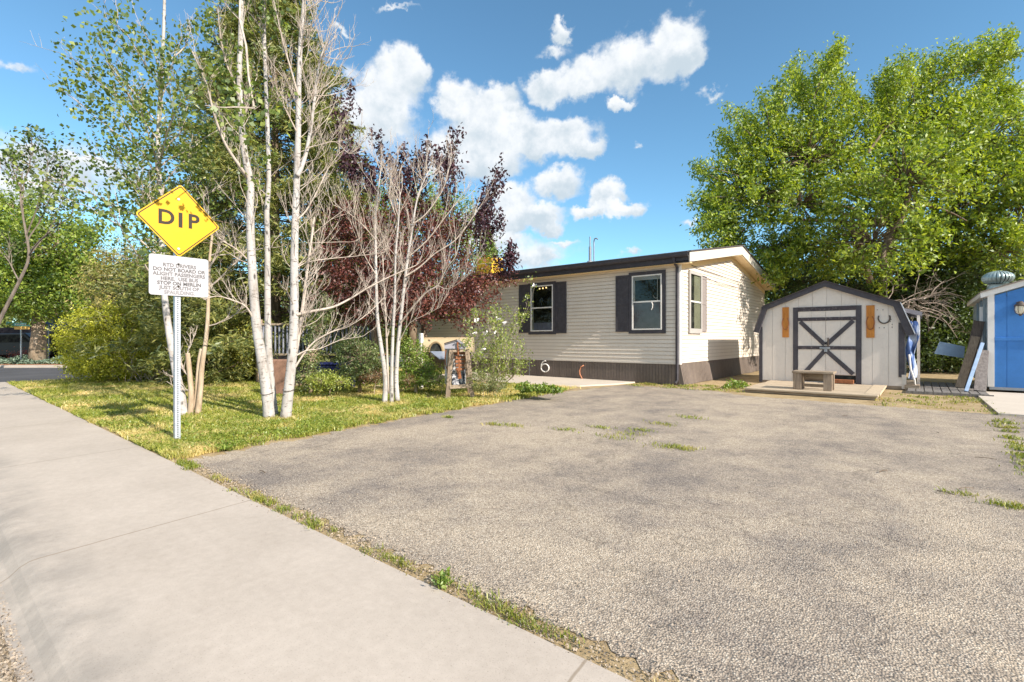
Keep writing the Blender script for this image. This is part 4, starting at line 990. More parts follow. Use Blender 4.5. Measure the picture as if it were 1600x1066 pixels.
def limb(pts, f0, f1, r0, r1): 
    p = smooth(path(pts, f0, f1), 3); mb.tube(p, wr(len(p), r0, r1), 6, cap=False); return p
lims = []
lims.append(limb([(463, 492), (490, 486), (520, 480), (545, 468), (575, 450), (610, 432), (650, 415)], fA, fA+1.0, .026, .008))
lims.append(limb([(455, 585), (470, 560), (490, 535), (520, 518), (545, 510), (575, 490), (600, 465)], fA, fA+.6, .018, .006))
lims.append(limb([(456, 560), (478, 548), (500, 545), (530, 532), (560, 527)], fA, fA+.5, .013, .004))
lims.append(limb([(399, 505), (385, 480), (365, 470), (340, 463), (318, 468)], fA, fA-.5, .018, .006))
lims.append(limb([(391, 410), (370, 390), (350, 378), (336, 368)], fA, fA-.3, .014, .005))
lims.append(limb([(388, 280), (376, 262), (352, 225), (335, 180), (322, 130), (300, 80)], fA, fA-.8, .028, .008))
lims.append(limb([(376, 165), (366, 130), (352, 95), (345, 60), (340, 10)], fA, fA-.3, .018, .006))
lims.append(limb([(377, 200), (385, 170), (391, 145), (402, 120)], fA, fA+.3, .012, .005))
lims.append(limb([(466, 150), (455, 110), (443, 70), (432, 20), (425, -10)], fA, fA-.3, .016, .006))
lims.append(limb([(463, 205), (448, 175), (435, 150), (420, 120)], fA, fA-.2, .012, .004))
lims.append(limb([(478, 232), (505, 225), (525, 222), (545, 240), (560, 230)], fA, fA+.3, .010, .004))
lims.append(limb([(462, 345), (478, 330), (495, 300), (512, 265), (530, 240)], fA, fA+.4, .016, .005))
lims.append(limb([(461, 420), (480, 410), (510, 405), (560, 400), (600, 395)], fA, fA+.6, .012, .004))
for p in lims:
    for j in range(14):
        i = rgA.randrange(len(p)//4, len(p)); d = (p[min(i+1, len(p)-1)]-p[i-1]).normalized()
        twigs(mb, p[i], d+Vector((rgA.uniform(-.7, .7), rgA.uniform(-.7, .7), rgA.uniform(-.1, .9))), rgA.uniform(.2, .6), .0045, 0, rgA, .45, .6, 3, 2, 4)
for tr, n in ((B1, 50), (B2, 26), (A2, 16), (A1, 18), (B3, 24)):
    for j in range(n):
        i = rgA.randrange(int(len(tr)*.28), len(tr)-1); d = W(rgA.uniform(-.5, 1) if tr is not A1 else rgA.uniform(-1, .3), rgA.uniform(-.7, .8), rgA.uniform(.15, 1.0))
        twigs(mb, tr[i], d, rgA.uniform(.45, 1.0), .0075, 0, rgA, .45, .6, 4, 2, 4)
mb.build('branches', M_TWIG, asp, smooth=True)
# leaves high on the clump plus the overhanging sprays that shade the sign
bl_a = [(P(376, -40, fA), .55, .5, .45), (P(420, -60, fA), .6, .5, .4), (P(350, 40, fA-.2), .28, .3, .4), (P(390, 90, fA+.1), .16, .3, .45), (P(360, 190, fA), .2, .2, .3), (P(395, 260, fA), .2, .25, .4), (P(435, 20, fA), .30, .3, .4), (P(330, 100, fA-.6), .25, .3, .35),
        (Vector((-5.6, 1.85, 3.53)), .22, .24, .05), (Vector((-5.6, 1.95, 3.50)), .2, .22, .05), (Vector((-5.6, 2.2, 3.42)), .09, .08, .10), (Vector((-6.2, 2.6, 4.0)), .5, .3, .3)]
CC, dd, who = blob_clumps(bl_a, 190, .4)
foliage('crown', spread(CC, dd, 9, .14, .2), .062, L_ASPEN, asp, aspect=.85, up=.2)
mb = MB(); branch(mb, P(380, -60, fA), Vector((-6.2, 2.6, 4.0)), .02, .012, 6, .06, 5, rgA); branch(mb, Vector((-6.2, 2.6, 4.0)), Vector((-5.55, 1.85, 3.56)), .012, .004, 5, .05, 4, rgA)
mb.build('branches', M_TWIG, asp)
# bark scars with rope marks low on the trunks
mb = MB()
for pth, zz, r in ((A1, .37, .086), (B1, .40, .081)):
    p = min(pth, key=lambda q: abs(q.z-zz)); mb.tube([(p.x+(r+.002)*math.cos(a), p.y+(r+.002)*math.sin(a), p.z+.012*math.sin(2*a)) for a in [i*PI/8 for i in range(17)]], .006, 4, cap=False)
mb.build('rope_ring', M_IRON, asp)
# ---- second slender clump in front of the plum
fC = 9.24; rgC = random.Random(21)
asp2 = tree('aspen_tree', 'slender bare aspen clump of four thin pale stems in front of the plum tree', 'tree', G(610, 632))
C1 = smooth(path([(601, 632), (602, 590), (596, 545), (590, 500), (588, 450), (587, 390), (587, 340), (592, 290), (597, 250)], fC, fC+.2))
C2 = smooth(path([(612, 634), (612, 580), (614, 520), (617, 460), (618, 400), (623, 340), (625, 300)], fC, fC-.2))
C3 = smooth(path([(621, 626), (619, 590), (622, 540), (628, 480), (636, 410), (642, 370), (648, 330), (655, 300), (668, 270)], fC+.05, fC+.1))
C4 = smooth(path([(607, 615), (605, 560), (603, 500), (600, 450), (598, 400)], fC+.15, fC+.3))
for p, r in ((C1, .052), (C2, .040), (C3, .050), (C4, .028)): MB().tube(p, wr(len(p), r, .010), 9).build('trunk', M_BIRCH if p is not C4 else M_TWIG, asp2, smooth=True)
mb = MB(); lims = []
lims.append(limb([(626, 505), (645, 480), (665, 458), (684, 446), (692, 430), (700, 415), (712, 400), (722, 360)], fC, fC-.5, .020, .006))
lims.append(limb([(684, 446), (700, 452), (720, 440), (738, 425)], fC-.3, fC-.7, .008, .004))
lims.append(limb([(633, 432), (655, 418), (680, 396), (712, 375), (735, 345), (745, 330)], fC, fC+.2, .018, .006))
lims.append(limb([(640, 400), (668, 375), (695, 340), (712, 318), (725, 300)], fC, fC, .014, .005))
lims.append(limb([(645, 350), (665, 335), (690, 300), (700, 270), (705, 245)], fC, fC+.3, .014, .005))
lims.append(limb([(622, 345), (612, 320), (608, 300), (613, 270)], fC-.1, fC-.3, .010, .004))
lims.append(limb([(588, 430), (570, 400), (560, 370), (552, 330)], fC, fC-.3, .011, .004))
lims.append(limb([(587, 375), (565, 350), (540, 330), (520, 320)], fC, fC-.3, .010, .004))
lims.append(limb([(618, 420), (605, 395), (590, 380)], fC, fC-.4, .008, .004))
lims.append(limb([(626, 530), (640, 505), (665, 492), (688, 480)], fC, fC-.3, .009, .004))
for p in lims:
    for j in range(11):
        i = rgC.randrange(len(p)//4, len(p)); d = (p[min(i+1, len(p)-1)]-p[i-1]).normalized()
        twigs(mb, p[i], d+Vector((rgC.uniform(-.5, .5), rgC.uniform(-.5, .5), rgC.uniform(.1, 1.1))), rgC.uniform(.3, .75), .0055, 0, rgC, .5, .55, 3, 2, 4)
for tr, n in ((C1, 22), (C2, 22), (C3, 26), (C4, 12)):
    for j in range(n):
        i = rgC.randrange(int(len(tr)*.38), len(tr)); d = W(rgC.uniform(-.8, .8), rgC.uniform(-.7, .7), rgC.uniform(.4, 1.2))
        twigs(mb, tr[i], d, rgC.uniform(.4, .9), .007, 0, rgC, .55, .5, 4, 2, 4)
mb.build('branches', M_TWIG, asp2, smooth=True)
# ---- left leafy aspen behind the sign
fD = 7.9; rgD = random.Random(31)
asp3 = tree('aspen_tree', 'leafy aspen with a leaning white trunk directly behind the yellow dip sign', 'tree', G(288, 649))
D1 = smooth(path([(289, 650), (284, 625), (277, 590), (270, 550), (263, 510), (258, 470), (254, 420), (252, 360), (250, 300), (247, 220), (252, 120), (256, 40), (258, -60)], fD, fD+.5))
MB().tube(D1, wr(len(D1), .075, .02), 10).build('trunk', M_BIRCH, asp3, smooth=True)
mb = MB(); ends = []
LD = [(150, 60), (180, 110), (110, 150), (190, 190), (140, 240), (230, 60), (300, 40), (330, 120), (290, 180), (310, 240), (200, 280), (225, 330), (330, 300), (120, 95), (165, 20), (270, 100), (215, 150), (250, 260), (170, 330), (60, 290), (30, 250), (345, 200), (195, 240)]
for i, (px, py) in enumerate(LD):
    e = P(px, py, fD+rgD.uniform(-.9, 1.1)); s_ = min(D1, key=lambda q: abs(q.z-(e.z-.9))+(0 if q.z > 1.8 else 3)); p = branch(mb, s_, e, .016, .004, 7, .10, 5, rgD); ends.append(p)
    for j in range(7):
        k = rgD.randrange(2, len(p)); twigs(mb, p[k], (p[k]-p[k-1]).normalized()+Vector((rgD.uniform(-.8, .8), rgD.uniform(-.8, .8), rgD.uniform(-.3, .6))), rgD.uniform(.25, .6), .005, 0, rgD, .1, .6, 3, 1, 3)
mb.build('branches', M_TWIG, asp3)
cl = []
for p in ends:
    for k in range(2, len(p)):
        for j in range(3): cl.append(np.array(p[k])+RNG.normal(size=3)*np.array([.16, .16, .12]))
    for j in range(5): cl.append(np.array(p[-1])+RNG.normal(size=3)*.20)
cl = np.array(cl); dd = unit(len(cl))
foliage('crown', spread(cl, dd, 11, .19, .3), .066, L_ASPEN, asp3, aspect=.85, up=.1)
# ---- two small tan stems beside the post
sap = tree('sapling', 'pair of bare tan saplings with one sawn off stem beside the sign post', 'sapling', G(305, 650), )
mb = MB(); fS = 7.9
s1 = smooth(path([(297, 652), (299, 620), (297, 590), (294, 560), (293, 552)], fS, fS)); mb.tube(s1, wr(len(s1), .045, .034), 9)
s2 = smooth(path([(309, 649), (313, 610), (316, 570), (322, 530), (325, 490), (326, 450), (328, 400), (334, 350)], fS, fS+.1)); mb.tube(s2, wr(len(s2), .048, .016), 9)
s3 = smooth(path([(305, 640), (308, 600), (311, 565), (315, 545)], fS+.05, fS+.06)); mb.tube(s3, wr(len(s3), .03, .028), 7)
mb.build('trunk', M_TANB, sap, smooth=True)
mb = MB()
for p0, d_, L_ in ((s1[8], W(-.8, 0, .7), .5), (s1[-1], W(.1, 0, 1), .35), (s2[14], W(1, 0, .25), .7), (s2[18], W(-1, 0, .5), .5), (s2[20], W(1, .2, .8), .8), (s2[24], W(1, .2, .2), 1.0), (s1[5], W(-1, 0, .3), .4), (s2[26], W(-.5, 0, 1), .7), (s2[22], W(.4, 0, 1), .7)):
    for q in range(2): twigs(mb, p0, d_, L_, .011, 0, rgD, .3, .6, 4, 2, 4)
mb.build('branches', M_TWIG, sap, smooth=True)
cl = np.array([np.array(s2[-1])+RNG.normal(size=3)*.35 for i in range(16)]); foliage('crown', spread(cl, unit(16), 8, .2, 0), .05, L_ASPEN, sap, aspect=.8)
# ---- spruce behind the aspens
fE = 16.0; sb = P(428, 590, fE); sb.z = 0
spr = tree('spruce_tree', 'very tall dense spruce rising behind the white aspen trunks', 'tree', sb)
HT = 15.0; MB().tube([(sb.x, sb.y, 0), (sb.x+.1, sb.y, 6), (sb.x, sb.y, HT)], [.24, .12, .03], 9).build('trunk', M_BARK, spr)
rgE = np.random.default_rng(41); tips = []; mb = MB(); rgE2 = random.Random(41)
def spruce_r(z): return 4.4*max(0, 1-max(0, z-2.0)/(HT-2.0))**.85*(1 if z > 1.0 else .8)
pts = []; ldirs = []
for i in range(620):
    z = .5+(HT-.6)*(i/620)**1.05; az = rgE.uniform(0, 2*PI); R = spruce_r(z)*rgE.uniform(.72, 1.12)
    a = Vector((sb.x, sb.y, z)); droop = -.10*R+.10*rgE.normal(); b = a+Vector((R*math.cos(az), R*math.sin(az), droop+.25*R*(z/HT)))
    if i % 2 == 0: branch(mb, a, b, .03, .006, 4, .06, 3, rgE2)
    d = np.array((b-a).normalized()); side = np.array([-math.sin(az), math.cos(az), 0])
    n = int(40*R/2+26); tt = rgE.uniform(.25, 1.03, n)**.7; sd = rgE.normal(size=n)*.26*R/2.2*(1.15-tt*.6)
    q = np.array(a)+np.outer(tt, np.array(b-a))+np.outer(sd, side); q[:, 2] += -np.abs(sd)*.35+rgE.normal(size=n)*.06-.08*rgE.uniform(size=n)
    pts.append(q); ldirs.append(np.tile(d*.7+side*0+np.array([0, 0, .05]), (n, 1))+np.outer(np.sign(sd)*.6, side))
mb.build('branches', M_BARK, spr)
pts = np.concatenate(pts); ldirs = np.concatenate(ldirs)
rep = 4; P3 = np.repeat(pts, rep, axis=0)+RNG.normal(size=(len(pts)*rep, 3))*.05; Ld = np.repeat(ldirs, rep, axis=0)
foliage('crown', P3, .19, L_SPRUCE, spr, aspect=.20, up=.3, long_dir=Ld, ld=.55)
# ---- purple plum
fP = 12.6; pb_ = P(660, 590, fP); pb_.z = 0
blobs = [Pb(560, 380, 13.2, 60, 70), Pb(620, 370, 12.8, 60, 60), Pb(640, 440, 12.4, 75, 60), Pb(700, 440, 12.6, 60, 55), Pb(715, 480, 12.2, 42, 32), Pb(650, 480, 12.0, 55, 38), Pb(590, 460, 12.8, 65, 50), Pb(540, 440, 13, 45, 60), Pb(690, 385, 12.9, 50, 45),
         Pb(745, 460, 12.8, 34, 32), Pb(700, 360, 13.2, 38, 34), Pb(535, 350, 13.2, 26, 50), Pb(780, 434, 13.2, 26, 10), Pb(735, 500, 12.2, 20, 18), Pb(650, 335, 13.2, 36, 24)]
crown_tree('plum_tree', 'purple leaved plum tree with a wide dark red crown beside the mobile home', 'tree', pb_, [pb_, pb_+Vector((.05, .1, .8)), pb_+Vector((.0, 0, 1.7))], .13, blobs, 1200, 24, .19, .074, L_PLUM, M_BARK, seed=3, limb_r=.05, stretch=.4, aspect=.55, shell=.3)
plum = bpy.data.objects['plum_tree']
# upright sprays above its crown
mb = MB(); cl = []; dl_ = []; rgP = random.Random(51)
sprays = [(700, 330, 712, 215), (690, 350, 700, 235), (720, 370, 778, 262), (730, 380, 782, 285), (735, 390, 770, 320), (640, 320, 655, 245), (660, 320, 668, 232), (620, 310, 632, 240), (600, 310, 590, 215), (580, 310, 560, 240), (560, 300, 545, 250), (540, 300, 532, 150), (640, 330, 640, 260), (745, 400, 785, 345), (750, 390, 765, 300), (700, 300, 682, 240), (560, 320, 545, 140), (770, 430, 800, 385), (610, 330, 612, 250), (590, 320, 575, 262), (780, 430, 802, 405)]
for (x0, y0, x1, y1) in sprays:
    f0 = fP+rgP.uniform(-.6, .9); p = branch(mb, P(x0, y0, f0), P(x1, y1, f0+rgP.uniform(-.4, .4)), .012, .004, 8, .04, 4, rgP)
    for k in range(2, len(p)):
        for j in range(3): cl.append(np.array(p[k])+RNG.normal(size=3)*.085); dl_.append((0, 0, 1))
mb.build('twigs', M_BARK, plum)
cl = np.array(cl); foliage('crown', spread(cl, np.array(dl_), 16, .14, .5), .105, leafmat('dusky_plum_leaf', [(.04, .02, .03), (.09, .03, .045), (.06, .03, .05)], .25, 1.0), plum, aspect=.5, up=.2)
# ---- green trees behind the plum
def bigtree(label, f, blobs, mat, n, per, crad, ls, bx, bark=M_BARK, seed=5, cat='tree', name='leafy_tree', r0=.22, **k):
    b = P(bx, 580, f); b.z = 0; c = Vector(blobs[0][0]); top = Vector((b.x, b.y, max(.8, c.z*.6)))
    return crown_tree(name, label, cat, b, [b, b.lerp(top, .5)+Vector((.1, .05, 0)), top], r0, blobs, n, per, crad, ls, mat, bark, seed=seed, **k)
bigtree('yellow green leafy tree showing just above and behind the plum tree', 17.5, [Pb(600, 360, 17.5, 60, 60), Pb(700, 350, 17.5, 50, 50), Pb(650, 320, 18, 60, 40), Pb(740, 345, 17.5, 18, 28), Pb(560, 330, 18, 40, 50), Pb(735, 400, 17, 40, 30), Pb(500, 300, 18, 40, 60), Pb(520, 400, 17.5, 60, 60), Pb(640, 440, 17.5, 80, 60)], L_GREEN, 800, 26, .35, .10, 640, seed=6)
# small conifer beyond the roof
cb = P(762, 560, 34); cb.z = 0
cf = tree('conifer_tree', 'small pointed conifer peeking over the far end of the roof', 'tree', cb)
zt = P(762, 358, 34).z; MB().tube([cb, cb+Vector((0, 0, zt))], [.2, .03], 7).build('trunk', M_BARK, cf)
zz = RNG.uniform(1, zt, 5200)**1.0; R = 2.3*(1-zz/zt)**.8+.05; az = RNG.uniform(0, 2*PI, 5200); rr = R*RNG.uniform(.4, 1.1, 5200)
foliage('crown', np.stack([cb.x+rr*np.cos(az), cb.y+rr*np.sin(az), zz+.25*rr*RNG.normal(size=5200)*.3], 1), .32, leafmat('conifer_green', [(.06, .10, .03), (.14, .20, .05), (.22, .26, .08)], .2), cf, aspect=.3)
# ---- yew shrub, hedge, dark olive trees at left middle
def shrub(label, base, blobs, mat, n, per, crad, ls, seed, name='shrub', cat='shrub', bark=M_TANB, **k):
    b = Vector((base[0], base[1], 0))
    hh = min(.5, max(bb[0].z for bb in blobs)*.55)
    return crown_tree(name, label, cat, b, [b, b+Vector((0, 0, hh*.5)), b+Vector((.01, .01, hh))], .05 if hh > .4 else .008, blobs, n, per, crad, ls, mat, bark, seed=seed, limb_r=.03 if hh > .4 else .006, **k)
shrub('big rounded yellow green yew shrub at the left end of the lawn', P(190, 590, 14.6), [Pb(165, 535, 14.2, 55, 52), Pb(205, 540, 14.2, 55, 52), Pb(140, 545, 14.4, 30, 38), Pb(235, 550, 14.4, 35, 40), Pb(190, 570, 14.0, 70, 22), Pb(175, 505, 14.4, 40, 25)], L_YEW, 2100, 30, .11, .066, 7, aspect=.3, up=.5, stretch=.7, shell=.75)
shrub('lower dull green juniper hedge running behind the aspen trunks', P(350, 588, 14.5), [Pb(290, 560, 14.8, 40, 30), Pb(340, 560, 14.4, 45, 34), Pb(395, 558, 14.2, 45, 36), Pb(270, 540, 15, 40, 40), Pb(365, 530, 14.8, 50, 30)], leafmat('hedge_needle', [(.13, .15, .02), (.25, .27, .035), (.38, .37, .06)], .2), 1100, 26, .13, .09, 8, name='hedge', cat='hedge', aspect=.3, up=.5, stretch=.6, shell=.75)
bigtree('olive brown pinyon pine spreading behind the yew shrub', 18.5, [Pb(200, 420, 18.5, 45, 40), Pb(250, 440, 18.5, 60, 45), Pb(310, 420, 18.5, 55, 55), Pb(170, 455, 18.5, 40, 35), Pb(290, 490, 18, 60, 35), Pb(220, 485, 18, 60, 30), Pb(350, 470, 18.3, 50, 50), Pb(330, 370, 18.6, 40, 40), Pb(360, 330, 18.8, 35, 50)], L_OLIVE, 1500, 26, .30, .13, 270, seed=9, name='pine_tree', aspect=.25, stretch=.5)
bigtree('fresh green leafy tree at the far left leaning over the side street', 25, [Pb(40, 400, 25, 60, 60), Pb(90, 390, 24.5, 50, 50), Pb(-20, 360, 25, 40, 60), Pb(120, 430, 25, 45, 45), Pb(30, 450, 24.5, 60, 45), Pb(90, 470, 24.5, 60, 35), Pb(150, 470, 25, 30, 40), Pb(20, 330, 25.5, 30, 30), Pb(130, 360, 25.5, 25, 25), Pb(-60, 440, 25, 50, 50)], leafmat('mid_green_leaf', [(.09, .17, .025), (.20, .30, .035), (.36, .44, .06), (.13, .22, .03)], .35), 1700, 24, .42, .17, 58, bark=M_TANB, seed=10, r0=.40)
lt_ = bpy.data.objects['leafy_tree.001'] if 'leafy_tree.001' in bpy.data.objects else None
# scraggly bare-topped tree at far left with sparse leaves
b = P(-20, 575, 20); b.z = 0; bt = tree('scraggly_tree', 'thin tree with bare grey limbs and few dark leaves at far left', 'tree', b)
mb = MB(); tr = smooth(path([(-30, 575), (0, 500), (30, 440), (45, 400), (38, 350), (32, 310), (35, 270)], 20, 20)); mb.tube(tr, wr(len(tr), .085, .02), 7)
rgT = random.Random(61); tp_ = []
for (x0, y0, x1, y1) in ((38, 350, 8, 250), (40, 370, 75, 255), (34, 320, 50, 245), (34, 300, 20, 240), (45, 400, 100, 300), (45, 400, 130, 330), (30, 440, -10, 380), (40, 380, 90, 280)):
    p = branch(mb, P(x0, y0, 20), P(x1, y1, 20+rgT.uniform(-1, 1)), .035, .01, 6, .08, 4, rgT)
    for j in range(7): k = rgT.randrange(2, len(p)); twigs(mb, p[k], (p[k]-p[k-1]).normalized()+Vector((rgT.uniform(-.5, .5), rgT.uniform(-.5, .5), rgT.uniform(-.2, .6))), rgT.uniform(.6, 1.4), .014, 0, rgT, .2, .6, 3, 2, 3, tp_)
mb.build('trunk', m_bark('grey_bark', [(.3, (.10, .085, .07)), (.6, (.24, .20, .17)), (.8, (.36, .32, .28))]), bt)
tp_ = np.array([np.array(v) for v in tp_ if rgT.random() < .8]); foliage('crown', spread(tp_, unit(len(tp_)), 3, .35, .2), .15, L_DARK, bt, aspect=.7)
# ---- the big ash trees behind the sheds (crown lobes at real distances)
fH = 19.0
ashb = P(1375, 560, 19.5); ashb.z = 0
blobs = [Pb(1155, 280, 19, 44, 60), Pb(1195, 240, 19, 48, 52), Pb(1240, 215, 19.5, 48, 52), Pb(1280, 165, 20, 36, 45), Pb(1262, 245, 18, 70, 60), Pb(1180, 310, 18.5, 60, 50), Pb(1250, 320, 17.8, 70, 50), Pb(1310, 240, 18.5, 55, 70), Pb(1140, 350, 19, 45, 35),
         Pb(1210, 390, 18.5, 50, 40), Pb(1290, 385, 18.5, 60, 40), Pb(1250, 130, 20.3, 14, 22), Pb(1300, 115, 20.3, 18, 22), Pb(1120, 310, 19.5, 22, 50), (Vector((-1.2, 19.8, 4.4)), 1.7, 1.9, 1.3), (Vector((-.4, 20.2, 6.3)), 1.8, 2.0, 1.3), Pb(1220, 430, 18, 26, 26), Pb(1340, 420, 19, 45, 40)]
T_, CCash = crown_tree('ash_tree', 'large spreading bright green ash tree behind the cream barn shed', 'tree', ashb, [ashb, ashb+Vector((.1, .1, 1.6)), P(1385, 400, 19.3), P(1396, 350, 19), P(1410, 315, 19)], .30, blobs, 900, 44, .27, .155, L_ASH, M_BARK, seed=12, limb_r=.10, stretch=.75, aspect=.40, up=.3, shell=.2)
blobs = [Pb(1400, 215, 18.5, 48, 50), Pb(1440, 190, 19, 52, 48), Pb(1490, 185, 19, 46, 50), Pb(1535, 150, 19.5, 24, 28), Pb(1555, 115, 19.5, 14, 20), Pb(1385, 180, 19.5, 28, 32), Pb(1470, 240, 18, 65, 60), Pb(1540, 220, 17.5, 60, 60), Pb(1600, 215, 17.5, 46, 44), Pb(1420, 280, 18, 40, 30), Pb(1520, 310, 17, 70, 60), Pb(1590, 310, 16.5, 60, 70), Pb(1480, 360, 17.5, 60, 45), Pb(1560, 390, 16.8, 60, 40), Pb(1650, 270, 17, 50, 80), Pb(1430, 135, 19.5, 18, 24), Pb(1450, 400, 18.5, 50, 45)]
a2b = P(1500, 560, 20); a2b.z = 0
crown_tree('ash_tree', 'second big green ash tree standing behind the blue shed at the right', 'tree', a2b, [a2b, P(1470, 480, 19.8), P(1430, 400, 19.5)], .26, blobs, 900, 44, .27, .155, L_ASH, M_BARK, seed=13, limb_r=.09, stretch=.75, aspect=.40, up=.3, shell=.2)
def outline_sprays(parent, tips, f, mat, rg, n=15, ls=.13):
    m_ = MB(); cl = []; dr = []
    for (x1, y1, dx, dy) in tips:
        for q in range(3):
            ff = f+rg.uniform(-1.5, 1.2); a = P(x1-dx+rg.uniform(-22, 22), y1+dy+rg.uniform(-15, 15), ff); e = P(x1+rg.uniform(-16, 16), y1+rg.uniform(-6, 16), ff+rg.uniform(-.5, .5)); p = branch(m_, a, e, .022, .006, 8, .05, 3, rg)
            dv = np.array((p[-1]-p[0]).normalized())
            for k in range(1, len(p)):
                for j in range(3): cl.append(np.array(p[k])+RNG.normal(size=3)*.17*(1.2-.7*k/len(p))); dr.append(dv)
    m_.build('twigs', M_BARK, parent); foliage('crown', spread(np.array(cl), np.array(dr), n, .20, .5), ls, mat, parent, aspect=.4)
rgS = random.Random(77)
outline_sprays(T_, [(1302, 68, 8, 60), (1245, 95, -5, 60), (1262, 120, 0, 50), (1290, 90, 5, 60), (1200, 150, -10, 60), (1165, 185, -25, 50), (1130, 210, -40, 40), (1100, 260, -50, 20), (1092, 310, -50, 5), (1098, 350, -50, -5), (1110, 385, -50, -15), (1320, 120, 15, 50), (1335, 160, 20, 60), (1150, 170, -20, 50), (1220, 130, -5, 60), (1240, 410, -10, -50), (1200, 420, -20, -40), (1130, 390, -30, -30)], 19, L_ASH, rgS)
mb = MB(); p = smooth(path([(1385, 420), (1378, 400), (1392, 370), (1410, 340), (1418, 310), (1422, 285), (1440, 255), (1455, 235), (1440, 225)], 15.4, 16.0)); mb.tube(p, wr(len(p), .13, .03), 7)
p = smooth(path([(1412, 335), (1445, 322), (1480, 330), (1510, 345)], 15.6, 16)); mb.tube(p, wr(len(p), .06, .02), 6); p = smooth(path([(1355, 240), (1370, 220), (1380, 205), (1395, 190)], 17.5, 18)); mb.tube(p, wr(len(p), .06, .03), 6)
p = smooth(path([(1310, 345), (1335, 365), (1345, 395), (1360, 440)], 17.0, 18)); mb.tube(p, wr(len(p), .05, .12), 6)
mb.build('limbs', M_BARK, T_, smooth=True)
outline_sprays(bpy.data.objects['ash_tree.001'], [(1348, 150, -20, 50), (1370, 115, -10, 60), (1400, 100, 0, 60), (1425, 90, 5, 60), (1450, 85, 5, 60), (1480, 90, 20, 60), (1510, 70, 25, 60), (1545, 60, 40, 60), (1568, 52, 50, 60), (1578, 75, 50, 40), (1560, 100, 40, 40), (1545, 130, 30, 40), (1590, 140, 40, 20), (1600, 160, 40, 20), (1385, 130, -10, 50)], 19, L_ASH, rgS)
# dark thicket under the ash trees, closing the view between the sheds
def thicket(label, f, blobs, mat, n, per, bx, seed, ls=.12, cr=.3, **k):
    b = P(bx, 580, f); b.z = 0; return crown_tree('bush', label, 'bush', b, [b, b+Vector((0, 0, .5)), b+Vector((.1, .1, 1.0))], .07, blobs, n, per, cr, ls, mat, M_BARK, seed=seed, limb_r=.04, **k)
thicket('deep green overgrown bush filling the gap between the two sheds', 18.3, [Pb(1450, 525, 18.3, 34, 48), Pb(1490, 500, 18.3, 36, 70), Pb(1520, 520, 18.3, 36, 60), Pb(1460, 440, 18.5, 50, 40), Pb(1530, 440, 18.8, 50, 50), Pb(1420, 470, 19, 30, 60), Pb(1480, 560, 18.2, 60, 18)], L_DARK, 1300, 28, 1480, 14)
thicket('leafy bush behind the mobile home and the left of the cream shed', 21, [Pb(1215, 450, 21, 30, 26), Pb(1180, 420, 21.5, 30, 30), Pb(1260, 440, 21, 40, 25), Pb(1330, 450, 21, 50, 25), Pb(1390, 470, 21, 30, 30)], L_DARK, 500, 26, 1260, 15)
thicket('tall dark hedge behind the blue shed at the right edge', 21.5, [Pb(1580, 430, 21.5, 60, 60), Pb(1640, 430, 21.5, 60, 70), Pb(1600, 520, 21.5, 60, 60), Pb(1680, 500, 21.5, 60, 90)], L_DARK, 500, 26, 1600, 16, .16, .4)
# dead brush pile hanging over the shed
db = P(1410, 500, 17.2); db.z = 0
dp = tree('dead_tree', 'tangle of pale dead branches sticking out behind the cream shed roof', 'dead tree', db)
mb = MB(); rg7 = random.Random(71); mb.tube([db, db+Vector((0, 0, 1.6)), P(1420, 470, 17.0)], [.08, .06, .05], 6)
for i in range(20):
    a = P(1385+rg7.uniform(0, 60), 476+rg7.uniform(-10, 10), 16.8+rg7.uniform(-.6, .6)); twigs(mb, a, W(rg7.uniform(-.3, 1.2), rg7.uniform(-.5, .3), rg7.uniform(-.2, .7)), rg7.uniform(1.0, 2.0), .019, 0, rg7, -.12, .8, 4, 2, 4, None, .35)
mb.build('branches', M_DEAD, dp)
# ---- flowering bush by the patio
fb = G(772, 612); fl = tree('flowering_bush', 'open leggy bush with pale green leaves and white blossoms by the patio', 'bush', fb)
mb = MB(); rg8 = random.Random(81); tp_ = []; fF = 9.9
for (x1, y1) in ((745, 500), (760, 490), (775, 505), (790, 495), (800, 520), (815, 540), (822, 480), (835, 450), (750, 530), (735, 520), (812, 560), (825, 570), (742, 560), (780, 530), (795, 545), (765, 520), (738, 545), (805, 500), (785, 480)):
    p = branch(mb, fb+W(rg8.uniform(-.12, .12), rg8.uniform(-.12, .12)), P(x1, y1, fF+rg8.uniform(-.4, .4)), .011, .003, 6, .10, 4, rg8)
    for j in range(8): k = rg8.randrange(1, len(p)); twigs(mb, p[k], (p[k]-p[k-1]).normalized()+Vector((rg8.uniform(-.7, .7), rg8.uniform(-.7, .7), rg8.uniform(-.2, .6))), rg8.uniform(.12, .32), .004, 0, rg8, .2, .6, 3, 1, 3, tp_)
    for k in range(3, len(p)): tp_.append(p[k])
mb.build('branches', M_TWIG, fl)
tpa = np.array([np.array(v) for v in tp_]); foliage('crown', spread(tpa, unit(len(tpa)), 7, .10, .2), .045, leafmat('pale_leaf', [(.14, .20, .035), (.26, .34, .06), (.40, .44, .11)], .35, 1.3), fl, aspect=.6)
fp = [P(x, y, fF-.2) for x, y in ((790, 505), (785, 508), (772, 520), (763, 515), (760, 520), (793, 528), (835, 445), (822, 478), (740, 520), (783, 577), (755, 545), (800, 515), (745, 500), (826, 490), (778, 498), (785, 582))]
ff = np.concatenate([np.array(p)+RNG.normal(size=(6, 3))*.022 for p in fp[::2]]); foliage('blossoms', ff, .05, M_WHITE, fl, aspect=.8)
